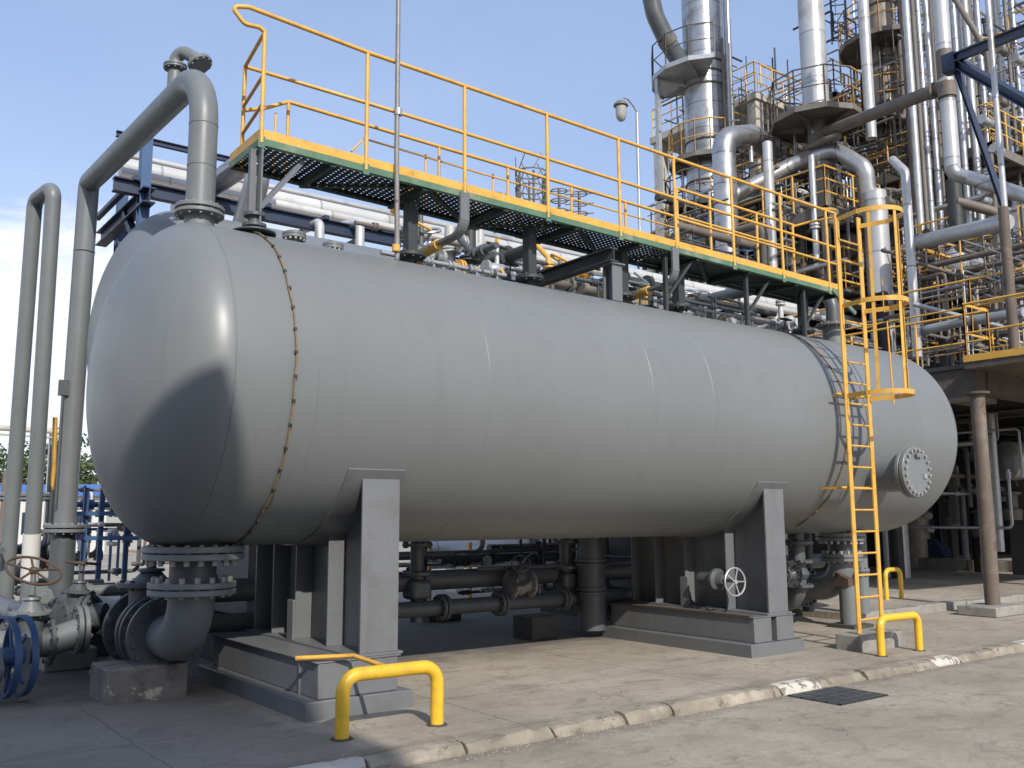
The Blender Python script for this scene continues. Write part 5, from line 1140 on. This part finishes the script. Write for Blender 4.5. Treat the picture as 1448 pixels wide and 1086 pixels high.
def shed(px0, px1, ytop, D, depth, wall, roof, label, rh=.7):
    a = Ad(px0, 735, D); b = Ad(px1, 735, D); a.z = b.z = 0; u = (b-a).normalized(); v = V(-u.y, u.x, 0); H = zat(a.x, a.y, ytop)
    t = T('building', label, 'building', tuple((a+b)/2)); L_ = (b-a).length
    m = MB(); m.prism([a, b, b+v*depth, a+v*depth], (0, 0, H)); m.build('wall', wall, t, smooth=False)
    m = MB(); e = [a-v*.3-u*.3+V(0, 0, H), a+v*(depth+.3)-u*.3+V(0, 0, H), a+v*depth/2-u*.3+V(0, 0, H+rh)]; m.prism(e, u*(L_+.6)); m.build('roof', roof, t, smooth=False)
    nw = max(2, int(L_/2.2))
    for k in range(nw):
        c = a+u*L_*(k+.5)/nw-v*.02; m = MB(); m.prism([c-u*.45+V(0, 0, H*.35), c+u*.45+V(0, 0, H*.35), c+u*.45+V(0, 0, H*.72), c-u*.45+V(0, 0, H*.72)], -v*.03); m.build('window', 'navy', t, smooth=False)
shed(-60, 150, 702, 44, 8, 'bwhite', 'bblue', 'low white building with blue roof behind the looped pipe')
shed(120, 330, 700, 50, 8, 'bwhite', 'structgrey', 'low white building with grey roof behind the left end of the vessel')
shed(540, 760, 748, 60, 8, 'bwhite', 'structgrey', 'long pale shed far behind the gap beneath the vessel')
shed(780, 1010, 745, 55, 8, 'bwhite', 'bblue', 'pale shed with blue roof far behind the right saddle')
for px, D, y0, lab in ((-20, 38, 600, 'thin pale pipe bridge post at the far left edge'), (66, 38, 605, 'thin pale pipe bridge post behind the looped pipe')):
    vert('bridge_post', px, 700, D, 4, y0, None, 'galv', lab, 'post')
m = MB(); m.tube([Ad(-30, 603, 38), Ad(108, 612, 38)], .12, 10); m.tube([Ad(-30, 612, 38), Ad(108, 621, 38)], .05, 8); tag(m.build('pipe_bridge', 'cream', None, tuple(Ad(40, 606, 38))), 'pale pipe bridge crossing behind the looped pipe at the far left', 'pipe')
t = T('yellow_pipe', 'thin yellow upright pipe between looped pipe and thick riser', 'pipe', tuple(Ad(72, 740, 14)))
m = MB(); m.tube([Ad(66, 758, 14), Ad(72, 700, 14), Ad(76, 664, 14), Ad(78, 590, 14)], .035, 10); m.build('run', 'yellow', t)
t = T('pipe_trestle', 'blue pipe trestle standing behind the left end of the vessel', 'trestle', tuple(Ad(141, 760, 16)))
for px in (118, 141, 178):
    a = Ad(px, 770, 16); m = MB(); m.bar(V(a.x, a.y, 0), V(a.x, a.y, zat(a.x, a.y, 690)), .075, .075); m.build('post', 'blue', t)
for py in (726, 761):
    m = MB(); m.bar(Ad(108, py, 16), Ad(196, py, 16), .07, .07); m.build('rail', 'blue', t)
clutter(26, 108, 205, 690, 805, 15.5, 20, (3, 3, 3), ('yellow', 'bwhite', 'galv', 'darkpipe', 'rustpipe', 'blue'), 'one of the small mixed pipes behind the left end of the vessel', 'small mixed pipes behind the vessel', L=(.4, 1.4), w=(4, 9))
clutter(14, 0, 110, 770, 850, 11.5, 15, (4, 3, 1), ('darkpipe', 'pipe', 'conc', 'rustpipe'), 'one of the low grey pipes on the ground at the left', 'low pipes on the ground at the left', L=(.5, 1.6), w=(8, 18))
clutter(20, 560, 870, 770, 840, 12.5, 16, (5, 2, 1), ('darkpipe', 'galv', 'structgrey', 'darkpipe'), 'one of the dim pipes in the shade beneath and behind the vessel', 'dim pipes beneath the vessel', L=(.8, 3), w=(5, 12))

# fittings crowding the strip between the vessel crown and the walkway
rc = random.Random(21)
for i in range(46):
    px = rc.uniform(575, 1165); crown = 378+.222*(px-600); py = crown-rc.uniform(-2, 46); D = rc.uniform(11.8, 15.5)+(px-575)/590*4.0; c = Ad(px, py, D)
    if abs(c.y-8.4) < 1.2 or c.z < 3.6: continue
    r = rc.choice([.02, .03, .045, .07, .09]); ln = rc.uniform(.5, 2.2); d = rc.choice([V(1, 0, 0)]*3+[V(0, 0, 1), V(0, 1, 0)])
    pts = [c-d*ln/2, c+d*ln/2]+([c+d*ln/2+V(0, rc.uniform(.2, .6), rc.choice([-.35, .3]))] if rc.random() < .6 else [])
    m = MB(); m.tube(fillet(pts, r*2.5, 4), r, 12)
    for s in (.15, .5, .85):
        if rc.random() < .7: m.lathe(pts[0]+(pts[1]-pts[0])*s, d, [(0, r*1.9), (.03, r*1.9), (.03, r*1.2), (.05, r*1.2), (.05, r*1.9), (.08, r*1.9)], 14)
    mt = rc.choice(['whitex', 'galv', 'darkpipe', 'pipe', 'blacksteel', 'whitex', 'rustpipe', 'yellow'])
    tag(m.build('rack_fitting', mt, None, tuple(c)), 'one of the small pipe fittings crowded between vessel crown and walkway', 'pipe', 'pipe fittings between vessel crown and walkway')
for i in range(16):
    px = rc.uniform(585, 1165); c = Ad(px, 378+.222*(px-600)-rc.uniform(2, 26), 12.5+(px-575)/590*4.2)
    tag(small_valve(c, 0, rc.choice(['yellow', 'galv', 'blacksteel'])), 'small hand wheel valve in the gap between vessel crown and walkway', 'valve', 'small valves between vessel crown and walkway')
